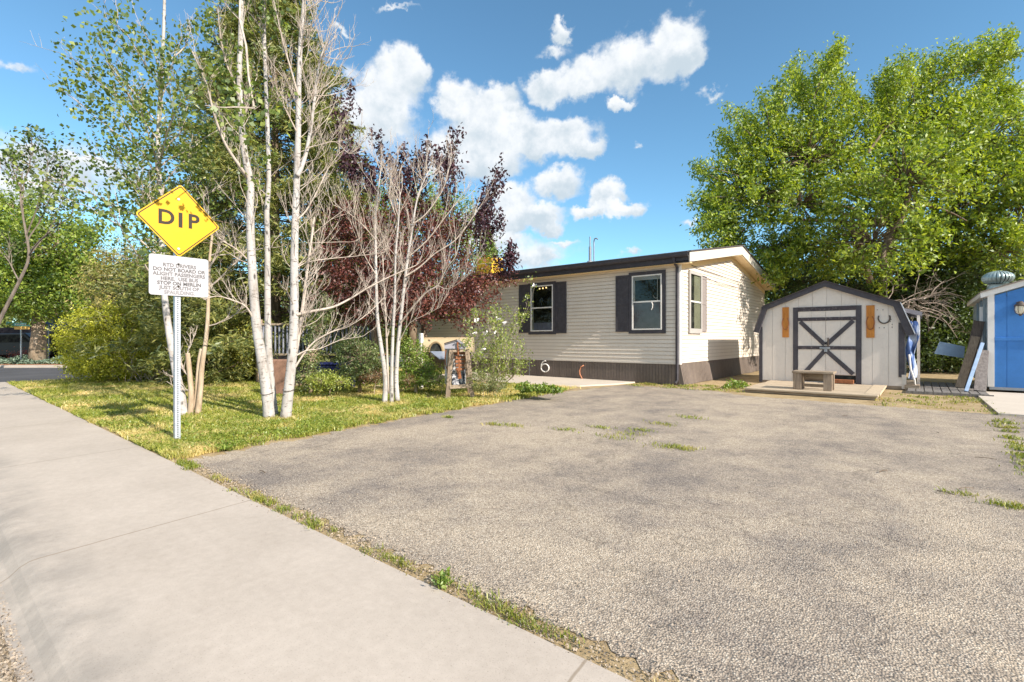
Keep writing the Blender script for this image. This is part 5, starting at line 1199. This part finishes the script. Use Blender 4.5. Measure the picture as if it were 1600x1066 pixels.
# ---- low shrubs in the bed
def small(label, px, py, f, blobs, mat, n, per, cr, ls, seed, **k): b = P(px, py, f); b.z = 0; return shrub(label, b, blobs, mat, n, per, cr, ls, seed, **k)
small('soft grey green rounded shrub left of the slender aspens', 562, 600, 10.9, [Pb(560, 560, 10.9, 34, 30), Pb(545, 545, 11, 22, 16), Pb(580, 575, 10.8, 24, 22), Pb(560, 585, 10.8, 30, 14)], L_SHRUB, 420, 14, .10, .055, 17, aspect=.6)
small('bright green leafy shrub between the aspens and the wooden stand', 650, 600, 10.9, [Pb(645, 560, 11, 18, 30), Pb(660, 580, 10.9, 22, 22), Pb(636, 590, 10.9, 14, 16), Pb(675, 590, 10.9, 20, 14)], L_GREEN, 330, 16, .10, .055, 18, aspect=.45)
small('narrow leafy shrub just right of the biggest aspen trunks', 485, 600, 10.8, [Pb(487, 560, 10.8, 12, 34), Pb(497, 520, 11, 14, 28), Pb(487, 590, 10.8, 24, 14), Pb(505, 480, 11.2, 12, 24)], L_SHRUB, 240, 14, .09, .05, 19, aspect=.55)
small('reddish low shrub at the foot of the slender aspens', 585, 602, 10.3, [Pb(585, 588, 10.4, 22, 9), Pb(640, 592, 10.4, 10, 8)], leafmat('bronze_leaf', [(.12, .08, .03), (.22, .09, .05), (.14, .17, .04)], .3), 90, 12, .08, .04, 20)
small('low bushy plant under the flowering bush', 755, 612, 9.9, [Pb(755, 596, 9.9, 22, 14), Pb(775, 603, 9.9, 18, 10)], leafmat('herb_leaf', [(.10, .14, .04), (.20, .24, .08), (.30, .3, .14)], .3), 150, 14, .07, .035, 22)
small('row of spiky iris leaves and herbs behind the lawn edge', 690, 603, 10.6, [Pb(690, 592, 10.6, 34, 9), Pb(640, 594, 10.7, 16, 10)], L_GREEN, 130, 14, .08, .05, 23, aspect=.2)
small('bright lime green perennial clump on the lawn behind the aspens', 515, 602, 10.0, [Pb(505, 595, 10.0, 24, 11), Pb(530, 598, 10.0, 20, 8)], leafmat('lime_leaf', [(.18, .26, .03), (.32, .38, .06), (.42, .44, .1)], .35), 200, 12, .08, .04, 24)
small('trailing broad leaved vine along the patio edge', 840, 606, 10.1, [Pb(822, 605, 10.2, 14, 6), Pb(845, 607, 10.0, 20, 4), Pb(866, 609, 9.8, 14, 3)], L_GREEN, 130, 12, .05, .05, 25, aspect=.8, name='vine', cat='vine')
small('leafy green weed at the left corner of the low platform', 1150, 606, 12.2, [Pb(1150, 603, 12.2, 16, 6), Pb(1140, 608, 12.0, 10, 3)], L_GREEN, 80, 12, .06, .055, 26, name='weed', cat='weed', aspect=.6)
# bare brown stick shrubs low at left of the yew
shb = P(255, 585, 13.6); shb.z = 0; sbx = tree('stick_bush', 'tangle of bare brown twigs at the foot of the yew shrub', 'bush', shb)
mb = MB(); rg9 = random.Random(91)
for i in range(40): twigs(mb, shb+W(rg9.uniform(-1.1, 1.3), rg9.uniform(-.3, .3)), W(rg9.uniform(-1, 1), rg9.uniform(-.5, .5), rg9.uniform(.3, 1.4)), rg9.uniform(.4, .9), .008, 0, rg9, .1, .7, 3, 2, 3)
mb.build('branches', M_TWIG, sbx)
# ---- far verge: juniper ground cover, tree line, dark parked vehicles, blue canopy
pts = []
for i in range(26000):
    r = RNG.uniform(-34, -14.5); f = RNG.uniform(23.9, 26.0); h = .42*math.exp(-((f-25.0)/.9)**2)*(.7+.3*math.sin(r*3)); v = W(r, f); pts.append((v.x, v.y, h*RNG.uniform(.2, 1)+.02))
o = foliage('ground_cover', np.array(pts), .12, L_GREY, None, aspect=.4, up=.6); tag(o, kind='stuff')
def farline(label, f, px0, px1, pyt, mat, n, ls, seed):
    bl = []; rg = random.Random(seed); x = px0
    while x < px1: bl.append(Pb(x, (pyt+575)/2+rg.uniform(-12, 12), f, 60+rg.uniform(0, 25), (575-pyt)/2+rg.uniform(-6, 14))); x += 62
    CC, dd, who = blob_clumps(bl, n, .4); C = spread(CC, dd, 26, f/40, .4); C = C[C[:, 2] > 0]; o = foliage('far_trees', C, ls, mat, None, aspect=.6); tag(o, kind='stuff'); return o
farline('', 46, -420, 760, 440, leafmat('far_leaf', [(.07, .12, .03), (.15, .20, .05), (.22, .27, .07)], .3), 2600, .42, 1)
farline('', 44, 1150, 2100, 430, leafmat('far_leaf_dark', [(.05, .09, .02), (.11, .16, .03), (.18, .23, .05)], .3), 2400, .42, 2)
def vehicle(label, px, f, col, rot, s_=1.0):
    b = P(px, 560, f); b.z = 0; v = thing('parked_car', label, 'car', b, 'dark vehicles parked beyond the side street'); M = Matrix.Translation(b) @ Matrix.Rotation(rot, 4, 'Z') @ Matrix.Scale(s_, 4)
    side = [(-2.3, .3), (-2.35, .75), (-2.2, .98), (-1.5, 1.05), (-1.0, 1.62), (.9, 1.68), (1.5, 1.1), (2.2, .98), (2.35, .6), (2.3, .3)]
    m = MB().prism([M @ Vector((x, -.85, z)) for x, z in side], M.to_3x3() @ Vector((0, 1.7, 0))); m.build('body', paint('car_paint_'+label[:5], col, .3, .05, 2, spec=.6), v, bevel=.06)
    for sy in (-.86, .86):
        w_ = [(-.95, 1.08), (-.7, 1.52), (.8, 1.56), (1.2, 1.12)]
        MB().prism([M @ Vector((x, sy, z)) for x, z in w_], M.to_3x3() @ Vector((0, .01 if sy > 0 else -.01, 0))).build('window', M_ROOM, v)
        for wx in (-1.45, 1.4):
            mb = MB(); k = 16; mb.prism([M @ Vector((wx+.34*math.cos(2*PI*i/k), sy*.86, .34+.34*math.sin(2*PI*i/k))) for i in range(k)], M.to_3x3() @ Vector((0, .18*(1 if sy > 0 else -1), 0))); mb.build('wheel', paint('tyre', (.02, .02, .02), .8), v)
    return v
vehicle('black car parked left of the thick trunk across the side street', 28, 29, (.012, .014, .02), yaw+.2, .95)
vehicle('dark blue car parked under the blue canopy right of the thick trunk', 118, 30, (.012, .016, .035), yaw+.1, 1.05)
cn = P(103, 560, 28.5); cn.z = 0
cp = thing('canopy', 'blue arched fabric canopy on thin poles beyond the side street', 'canopy', cn)
mb = MB(); k = 10
for i in range(k+1):
    a = PI*i/k; z = 1.95+.62*math.sin(a)**.8; r = -1.6*math.cos(a)
    for f in (0, 3.0): p = cn+W(r, f); mb.v.append((p.x, p.y, z))
for i in range(k): mb.f.append((2*i, 2*i+2, 2*i+3, 2*i+1))
mb.prism([cn+W(-1.6*math.cos(PI*i/k), -.01, 1.95+.60*math.sin(PI*i/k)**.8) for i in range(k+1)], W(0, .03)); mb.build('roof', paint('blue_fabric', (.05, .12, .32), .6, .2, 2), cp)
for r in (-1.58, -1.0, 1.58): MB().tube([cn+W(r, 0), cn+W(r, 0, 2.0)], .035, 6).build('pole', M_GREY, cp)
o = MB().prism([P(-40, 572, 33), P(170, 572, 33), P(170, 512, 33), P(-40, 512, 33)], W(0, .2)).build('dark_fence', paint('dark_fence_paint', (.02, .02, .03), .8, .3, 2), None); tag(o, 'long dark fence beyond the parked cars at far left', 'fence')
pr0 = P(42, 560, 26.6); pr0.z = 0
sh_ = thing('red_shrub', 'low dark red leaved shrub left of the thick trunk', 'shrub', pr0); foliage('crown', np.array(pr0)+np.array([0, 0, .35])+RNG.normal(size=(900, 3))*np.array([.35, .35, .15]), .08, leafmat('red_leaf', [(.25, .05, .04), (.4, .12, .08)], .3), sh_)
# ---- railing deck, blue box, brown barrel seat behind the aspens
rl = P(520, 580, 13.3); rl.z = 0; rt = thing('railing', 'dark slatted porch railing half hidden behind the shrubs', 'railing', rl)
ra, rb = P(405, 540, 13.4), P(585, 540, 13.4)
for zr in (1.62, .80): MB().beam(Vector((ra.x, ra.y, zr)), Vector((rb.x, rb.y, zr)), .09, .055).build('rail', M_OLDW, rt)
mb = MB()
for i in range(30): p = ra.lerp(rb, i/29); mb.box(p.x-.02, p.x+.02, p.y-.02, p.y+.02, .80, 1.6)
mb.build('slats', wood('blue_grey_slats', (.10, .11, .15), (.28, .30, .36), True, 4), rt)
MB().beam(Vector((ra.x, ra.y, .40)), Vector((rb.x, rb.y, .40)), .05, .76).build('skirt_panel', paint('dark_porch_paint', (.03, .026, .03), .8, .3, 3), rt)
for i in (0, .5, 1): p = ra.lerp(rb, i); MB().box(p.x-.06, p.x+.06, p.y-.06, p.y+.06, 0, 1.75).build('post', M_OLDV, rt)
bxp = P(527, 585, 12.2); bxp.z = 0; M = Matrix.Translation(bxp) @ Matrix.Rotation(yaw, 4, 'Z')
bt_ = thing('storage_bin', 'navy blue plastic bin standing in the shade before the railing', 'bin', bxp)
MB().add([M @ Vector(v) for v in ((-.38, -.25, 0), (.38, -.25, 0), (.38, .25, 0), (-.38, .25, 0), (-.44, -.3, .58), (.44, -.3, .58), (.44, .3, .58), (-.44, .3, .58))], [(0, 3, 2, 1), (4, 5, 6, 7), (0, 1, 5, 4), (1, 2, 6, 5), (2, 3, 7, 6), (3, 0, 4, 7)]).build('body', paint('navy_plastic', (.012, .018, .10), .45, .1, 5, spec=.5), bt_, bevel=.03)
MB().box(-.47, .47, -.33, .33, .581, .64, M).build('lid', MATS['navy_plastic'], bt_, bevel=.02)
rk = P(438, 590, 10.6); rk.z = 0; sp_ = thing('standing_stone', 'tall brown rounded slab standing between the two big aspen trunks', 'stone', rk)
M = Matrix.Translation(rk) @ Matrix.Rotation(yaw, 4, 'Z'); out = [(-.21, 0), (.21, 0), (.23, .4), (.22, .75), (.15, .78), (-.16, .78), (-.22, .74), (-.23, .35)]
MB().prism([M @ Vector((x, -.1, z)) for x, z in out], M.to_3x3() @ Vector((0, .2, 0))).build('slab', paint('red_brown_stone', (.24, .14, .10), .85, .25, 5, bs=18, bstr=.5), sp_, bevel=.03)
rk2 = G(440, 612); rgk = random.Random(5)
for i, (px, py, s_, lb) in enumerate(((430, 603, .16, 'brown boulder at the left foot of the standing stone'), (446, 604, .14, 'brown boulder between the two big aspen trunks'), (463, 601, .15, 'smallest brown boulder just right of the second aspen trunk'))):
    c = G(px, py+4); V = unit(60)*s_; import bmesh
    bm = bmesh.new()
    for v in V: bm.verts.new((v[0]*1.2, v[1], v[2]*.8))
    bmesh.ops.convex_hull(bm, input=bm.verts); me = bpy.data.meshes.new('boulder'); bm.to_mesh(me); bm.free(); me.materials.append(paint('tan_boulder', (.36, .25, .18), .9, .3, 8, bs=25, bstr=.6))
    o = link(bpy.data.objects.new('boulder', me)); o.location = (c.x, c.y, .06); tag(o, lb, 'rock', 'boulders round the standing stone')
# ---- old wooden stand with rusty ironwork, smoker grill behind
ws_ = G(718, 624); wst = thing('wooden_stand', 'weathered splayed wooden stand holding rusty ironwork on the lawn edge', 'garden stand', ws_)
fW = 9.95
def legp(x0, y0, x1, y1, f0, f1, nm='leg'):
    a, b = P(x0, y0, f0), P(x1, y1, f1); b.z = max(0, b.z) if nm == 'leg' else b.z
    d = (b-a).normalized(); return MB().beam(a, b, .085, .085, up=W(0, 1)).build(nm, M_OLDV, wst, bevel=.008)
legp(705.5, 547, 699.5, 624, fW, fW); legp(729.5, 546, 738.5, 621, fW+.1, fW+.1)
legp(703.5, 549, 699, 617, fW+.35, fW+.75); legp(726, 549, 734, 615, fW+.35, fW+.75)
MB().beam(P(702, 605, fW-.02), P(736, 603, fW+.08), .09, .07).build('crossbar', M_OLDW, wst, bevel=.006)
MB().beam(P(705, 549, fW), P(729, 548, fW+.1), .07, .05).build('crossbar', M_OLDW, wst, bevel=.006)
mb = MB()
for i in range(5):
    y = 552+6.2*i; w0 = 9-.6*i; mb.beam(P(718.5-w0, y+.6, fW+.12), P(718.5+w0, y, fW+.2), .035, .055)
mb.build('rusty_plates', paint('orange_rust', (.30, .14, .08), .85, .3, 16, bs=40, bstr=.5), wst, bevel=.004)
MB().beam(P(715, 535, fW), P(718.5, 586, fW+.02), .03, .03, up=W(0, 1)).beam(P(716, 575, fW), P(718.5, 592, fW), .07, .02, up=W(0, 1)).build('hanging_tool', M_RUST, wst)
MB().tube([P(697.5+6*math.cos(a)+4, 560+19*math.sin(a), fW+.05) for a in [PI*.55+i*.2 for i in range(12)]], .010, 5).build('hoop', M_RUST, wst)
mb = MB(); c_ = [(693, 538, fW+.1), (714, 532.5, fW), (727, 544, fW+.1)]
pa, pb2, pc = P(694, 538.5, fW), P(714, 532.5, fW), P(727.5, 543, fW)
for (u, v) in ((pa, pb2), (pb2, pc)):
    mb.prism([u, v, v+W(0, .45), u+W(0, .45)], (0, 0, .02))
mb.prism([pa+W(0, .03), pb2+W(0, .03), pc+W(0, .03), P(727.5, 545, fW)+W(0, .03), P(694, 545, fW)+W(0, .03)], W(0, .02)); mb.build('small_roof', paint('grey_tin', (.36, .36, .42), .5, .1, 9), wst)
MB().beam(pa+Vector((0, 0, .02)), pb2+Vector((0, 0, .02)), .02, .02).build('roof_edge', M_IRON, wst)
t = NT('flaking_paint'); t.pr(t.ramp(t.noise(11, 6, .75), [(.46, (.03, .035, .05)), (.52, (.25, .27, .32)), (.60, (.72, .73, .76))]), .7); fk_ = t.m
MB().prism([P(706, 578, fW+.2), P(727, 577, fW+.3), P(727.5, 601, fW+.3), P(706, 602, fW+.2)], W(0, .02)).build('back_panel', fk_, wst)
MB().prism([P(695, 541, fW+.5), P(727, 545, fW+.5), P(728, 600, fW+.5), P(695, 600, fW+.5)], W(0, .03)).build('white_panel', paint('grimy_white', (.58, .57, .58), .7, .15, 9, dirt=((.1, .1, .12), .6)), wst)
fG = 12.1; gb = P(700, 590, fG); gb.z = 0
gr = thing('barrel_grill', 'tan barrel smoker grill with a folded steel side shelf behind the wooden stand', 'grill', gb)
t_ = paint('tan_enamel', (.50, .40, .26), .45, .08, 3, spec=.5)
za, zb_ = P(700, 550, fG).z, P(700, 527, fG).z
L0, R0 = P(664, 538, fG), P(740, 538, fG); hh = (zb_-za)
mb = MB(); segs = 10
lid = [((-.28+.0), za)]+[(-.28*math.cos(PI*i/segs*.5)-.0, za+hh*(.15+.85*math.sin(PI*.5*i/segs))) for i in range(segs+1)]+[(.28*math.sin(PI*.5*i/segs), za+hh*(.15+.85*math.cos(PI*.5*i/segs))) for i in range(1, segs+1)]+[(.28, za)]
mb.prism([L0*1+W(0, y, 0)+Vector((0, 0, z-L0.z)) for y, z in lid], (R0-L0)*1.0); mb.build('barrel', t_, gr)
mb = MB(); cc = P(681, 550, fG-.29)
mb.prism([cc+W(.14*math.cos(a)+.0, 0, .21*math.sin(a)) for a in [PI*i/12 for i in range(13)]], W(0, .02)); mb.build('opening', M_ROOM, gr)
mb = MB(); pts_ = [cc+W(.16*math.cos(a), -.02, .235*math.sin(a)) for a in [PI*i/12 for i in range(13)]]; mb.tube(pts_, .02, 6); mb.build('rim', paint('dark_tan', (.30, .22, .12), .5), gr)
MB().prism([P(672, 549, fG-.35), P(698, 549, fG-.35), P(702, 560, fG-.85), P(686, 560, fG-.85)], (0, 0, -.02)).build('side_shelf', paint('blue_steel', (.42, .50, .66), .35, .05, 4, spec=.6, metal=.4), gr)
MB().prism([P(662, 527.5, fG-.1), P(738, 529, fG-.1), P(738, 531, fG-.1), P(662, 529.5, fG-.1)], W(0, .35)).build('lid_edge', paint('dark_tan', (.30, .22, .12), .5), gr)
for (px, f) in ((668, fG-.2), (668, fG+.2), (735, fG-.2), (735, fG+.2)): p = P(px, 540, f); MB().tube([(p.x, p.y, 0), (p.x, p.y, za+.03)], .025, 6).build('leg', M_IRON, gr)
p = P(658, 560, 11.9); o = MB().box(p.x-.04, p.x+.04, p.y-.04, p.y+.04, 0, P(658, 521, 11.9).z).build('porch_post', M_WHITE, None, bevel=.005); tag(o, 'white painted post left of the tan barrel grill', 'post')
# ------------------------------------------------------------------ grass
def inpoly(x, y, poly):
    c = np.zeros(len(x), dtype=bool); n = len(poly)
    for i in range(n):
        x1, y1 = poly[i]; x2, y2 = poly[(i+1) % n]
        if y1 == y2: continue
        c ^= ((y1 > y) != (y2 > y)) & (x < (x2-x1)*(y-y1)/(y2-y1)+x1)
    return c
def to_world_xy(px, py):
    f = F*HCAM/(py-HY); r = (px-800)/F*f; return CT*r-ST*f, ST*r+CT*f, f
def blades(X, Y, f, hmin, hmax, lean=.5):
    n = len(X); az = RNG.uniform(0, 2*PI, n); s = np.clip(f/5.0, .7, 2.2); h = RNG.uniform(hmin, hmax, n)*np.clip(.8+.05*f, 1, 1.6); w_ = .0032*s*RNG.uniform(.7, 1.5, n)
    bx = np.cos(az)*w_; by = np.sin(az)*w_; la = RNG.uniform(0, 2*PI, n); ll = h*RNG.uniform(0, lean*2.2, n)
    z0 = np.zeros(n)-.006
    mx = X+np.cos(la)*ll*.35; my = Y+np.sin(la)*ll*.35
    V = np.stack([np.stack([X-bx, Y-by, z0], 1), np.stack([X+bx, Y+by, z0], 1), np.stack([mx+bx*.8, my+by*.8, h*.62], 1), np.stack([mx-bx*.8, my-by*.8, h*.62], 1), np.stack([X+np.cos(la)*ll, Y+np.sin(la)*ll, h], 1)], 1).reshape(-1, 3)
    b = np.arange(n)*5; Q = np.stack([b, b+1, b+2, b+3], 1); T = np.stack([b+3, b+2, b+4, b+4], 1)
    return V, np.stack([b, b+1, b+2, b+3], 1), np.stack([b+3, b+2, b+4], 1)
def grass_obj(name, X, Y, f, hmin, hmax, mat, lean=.5, kind='stuff'):
    V, Q, T = blades(X, Y, f, hmin, hmax, lean); me = bpy.data.meshes.new(name)
    me.vertices.add(len(V)); me.vertices.foreach_set('co', V.astype(np.float32).ravel())
    li = np.concatenate([Q.ravel(), T.ravel()]).astype(np.int32); me.loops.add(len(li)); me.loops.foreach_set('vertex_index', li)
    ls_ = np.concatenate([np.arange(len(Q))*4, len(Q)*4+np.arange(len(T))*3]).astype(np.int32); me.polygons.add(len(ls_)); me.polygons.foreach_set('loop_start', ls_)
    me.update(calc_edges=True); me.materials.append(mat); o = link(bpy.data.objects.new(name, me))
    if kind: o['kind'] = kind
    return o
L_GRASS = leafmat('grass_blade', [(.13, .18, .02), (.25, .31, .035), (.38, .41, .055), (.52, .48, .14)], .35, 1.2, straw=((.78, .62, .30), .9, .47, .85))
n = 260000
px = RNG.uniform(0, 960, n); py = RNG.uniform(586, 722, n); X, Y, f = to_world_xy(px, py)
n2 = 110000; X = np.concatenate([X, RNG.uniform(-19.5, -5.8, n2)]); Y = np.concatenate([Y, RNG.uniform(1.6, 13, n2)]); f = np.hypot(X, Y)
lw = jag([(-19.3, 1.60, .03), (-5.75, 1.62, .06), (-6.1, 5.0, .13), (-6.35, 9.6, .12), (-6.55, 10.6, .03), (-7.5, 10.25, 0), (-12.6, 10.25, 0), (-12.6, 12.9, 0), (-19.5, 13, 0)], .1, .06, 8)
m = inpoly(X, Y, lw); X, Y, f = X[m], Y[m], f[m]
# patchiness: thin it in worn spots
pn = np.sin(X*2.1+1.3*np.sin(Y*1.7))*np.sin(Y*2.6+1.1*np.sin(X*1.9)); keep = RNG.uniform(size=len(X)) < np.clip(.72+.7*pn, .14, 1); X, Y, f = X[keep], Y[keep], f[keep]
grass_obj('grass', X, Y, f, .02, .058, L_GRASS, .8)
# clover / broad weeds in the lawn
cx = []; 
for i in range(230):
    px_, py_ = RNG.uniform(60, 760), RNG.uniform(600, 700); x_, y_, f_ = to_world_xy(np.array([px_]), np.array([py_]))
    if not inpoly(x_, y_, lw)[0]: continue
    k = 130; r = RNG.uniform(.12, .38); q_ = RNG.normal(size=(k, 3))*np.array([r*.6, r*.6, .012]); q_[:, 2] = np.abs(q_[:, 2])+.03; q_ += np.array([x_[0], y_[0], 0]); cx.append(q_)
cx = np.concatenate(cx); mk = inpoly(cx[:, 0], cx[:, 1], lw)
o = foliage('clover', cx[mk], .026, leafmat('clover_leaf', [(.11, .17, .015), (.20, .27, .03), (.30, .36, .06)], .3), None, aspect=.8, up=1.2); tag(o, kind='stuff')
# weeds: ragged tufts along the driveway edges and joints
wx, wy, wh = [], [], []
def tuft(x, y, r, n, h=.05): 
    wx.append(x+RNG.normal(size=n)*r); wy.append(y+RNG.normal(size=n)*r*.6); wh.append(np.full(n, h))
for i in range(230):
    x = -5.6+6.6*(i/230)**1.15+RNG.normal()*.04
    d = .5+.5*math.sin(x*3.1)+.4*math.sin(x*7.7)
    if RNG.uniform() < .12+.62*d: tuft(x, 1.655+RNG.normal()*.022, .035, int(26*RNG.uniform(.3, 1.6)))
for px_, py_, r in ((960, 683, .18), (985, 678, .16), (1000, 672, .12), (1040, 697, .15), (1055, 699, .13), (1075, 701, .1), (885, 672, .13), (800, 665, .13), (770, 663, .1), (700, 652, .06), (1035, 663, .14), (1075, 652, .16), (940, 668, .12)):
    v = G(px_, py_); tuft(v.x, v.y, r*.8, 90, .03)
for i in range(46):
    v = G(1562+i*1.3+RNG.normal()*5, 650+i*2.1+RNG.normal()*3); tuft(v.x, v.y, .05, 22, .035)
for px_, py_ in ((1578, 790), (1590, 793), (1565, 787), (1498, 771)): v = G(px_, py_); tuft(v.x, v.y, .06, 60, .035)
for i in range(60):
    v = Vector((RNG.uniform(-5.9, -3.2), RNG.uniform(11.9, 13.2), 0)); tuft(v.x, v.y, .08, 26, .04)
for i in range(60):
    v = Vector((RNG.uniform(-.6, 1.0), RNG.uniform(11.2, 14.0), 0)); tuft(v.x, v.y, .08, 14, .035)
wx = np.concatenate(wx); wy = np.concatenate(wy)
L_WEED = leafmat('weed_blade', [(.12, .17, .015), (.22, .27, .03), (.36, .36, .06)], .35, 1.3, straw=((.58, .45, .20), 2.2, .5, .7))
grass_obj('weeds', wx, wy, np.hypot(wx, wy), .008, .032, L_WEED, 1.0)
def weed(label, c, n, r, h, ls):
    t = thing('weed', label, 'weed', (c.x, c.y, 0)); mb = MB(); rg = random.Random(n)
    for i in range(7): a = 2*PI*i/7; mb.tube([c, c+Vector((r*.5*math.cos(a), r*.5*math.sin(a), h*.7)), c+Vector((r*math.cos(a), r*math.sin(a), h*rg.uniform(.5, 1)))], .0015, 3)
    mb.build('stems', L_GREEN, t); q_ = RNG.normal(size=(n, 3))*np.array([r*.5, r*.5, h*.3])+np.array([c.x, c.y, h*.55]); q_[:, 2] = np.abs(q_[:, 2]); foliage('leaves', q_, ls, L_GREEN, t, aspect=.45, up=.8)
weed('bright feathery green weed growing in the joint between walk and driveway', G(692, 915), 90, .045, .06, .028)
weed('broad leaved weed at the lawn corner nearest the walk', G(354, 703), 60, .08, .06, .06)
# fallen twigs and pebbles on the driveway
mb = MB(); rg = random.Random(3)
for px_, py_ in ((1510, 763), (1380, 736), (1465, 676), (1540, 716), (1320, 650), (410, 737), (1478, 770)):
    v = G(px_, py_, .006); a = rg.uniform(0, PI); d = Vector((math.cos(a), math.sin(a), 0))*rg.uniform(.03, .09); mb.tube([v-d, v+Vector((0, 0, .006)), v+d], .004, 4)
tag(mb.build('twig_litter', M_BARK), kind='stuff')
PB = []
for i in range(2600):
    px_ = RNG.uniform(0, 110); py_ = RNG.uniform(860, 1066); f_ = F*(HCAM+.08)/(py_-HY); v = P(px_, py_, f_)
    if v.y < .285: PB.append((v.x, v.y, -.076))
for i in range(1500): PB.append((RNG.uniform(-5.5, 1.5), 1.64+RNG.normal()*.035, 0.0))
for i in range(3200): PB.append((RNG.uniform(-5.6, 1.5), 1.72+RNG.normal()*.05, -.002))
for i in range(900): PB.append((RNG.uniform(-4, 1.5), 1.8+RNG.exponential()*1.5, -.001))
PB = np.array(PB); o = foliage('gravel', PB, .011, paint('gravel_stone', (.40, .34, .28), .9, .3, 60), None, aspect=.8, up=.6, fold=.35); tag(o, kind='stuff')
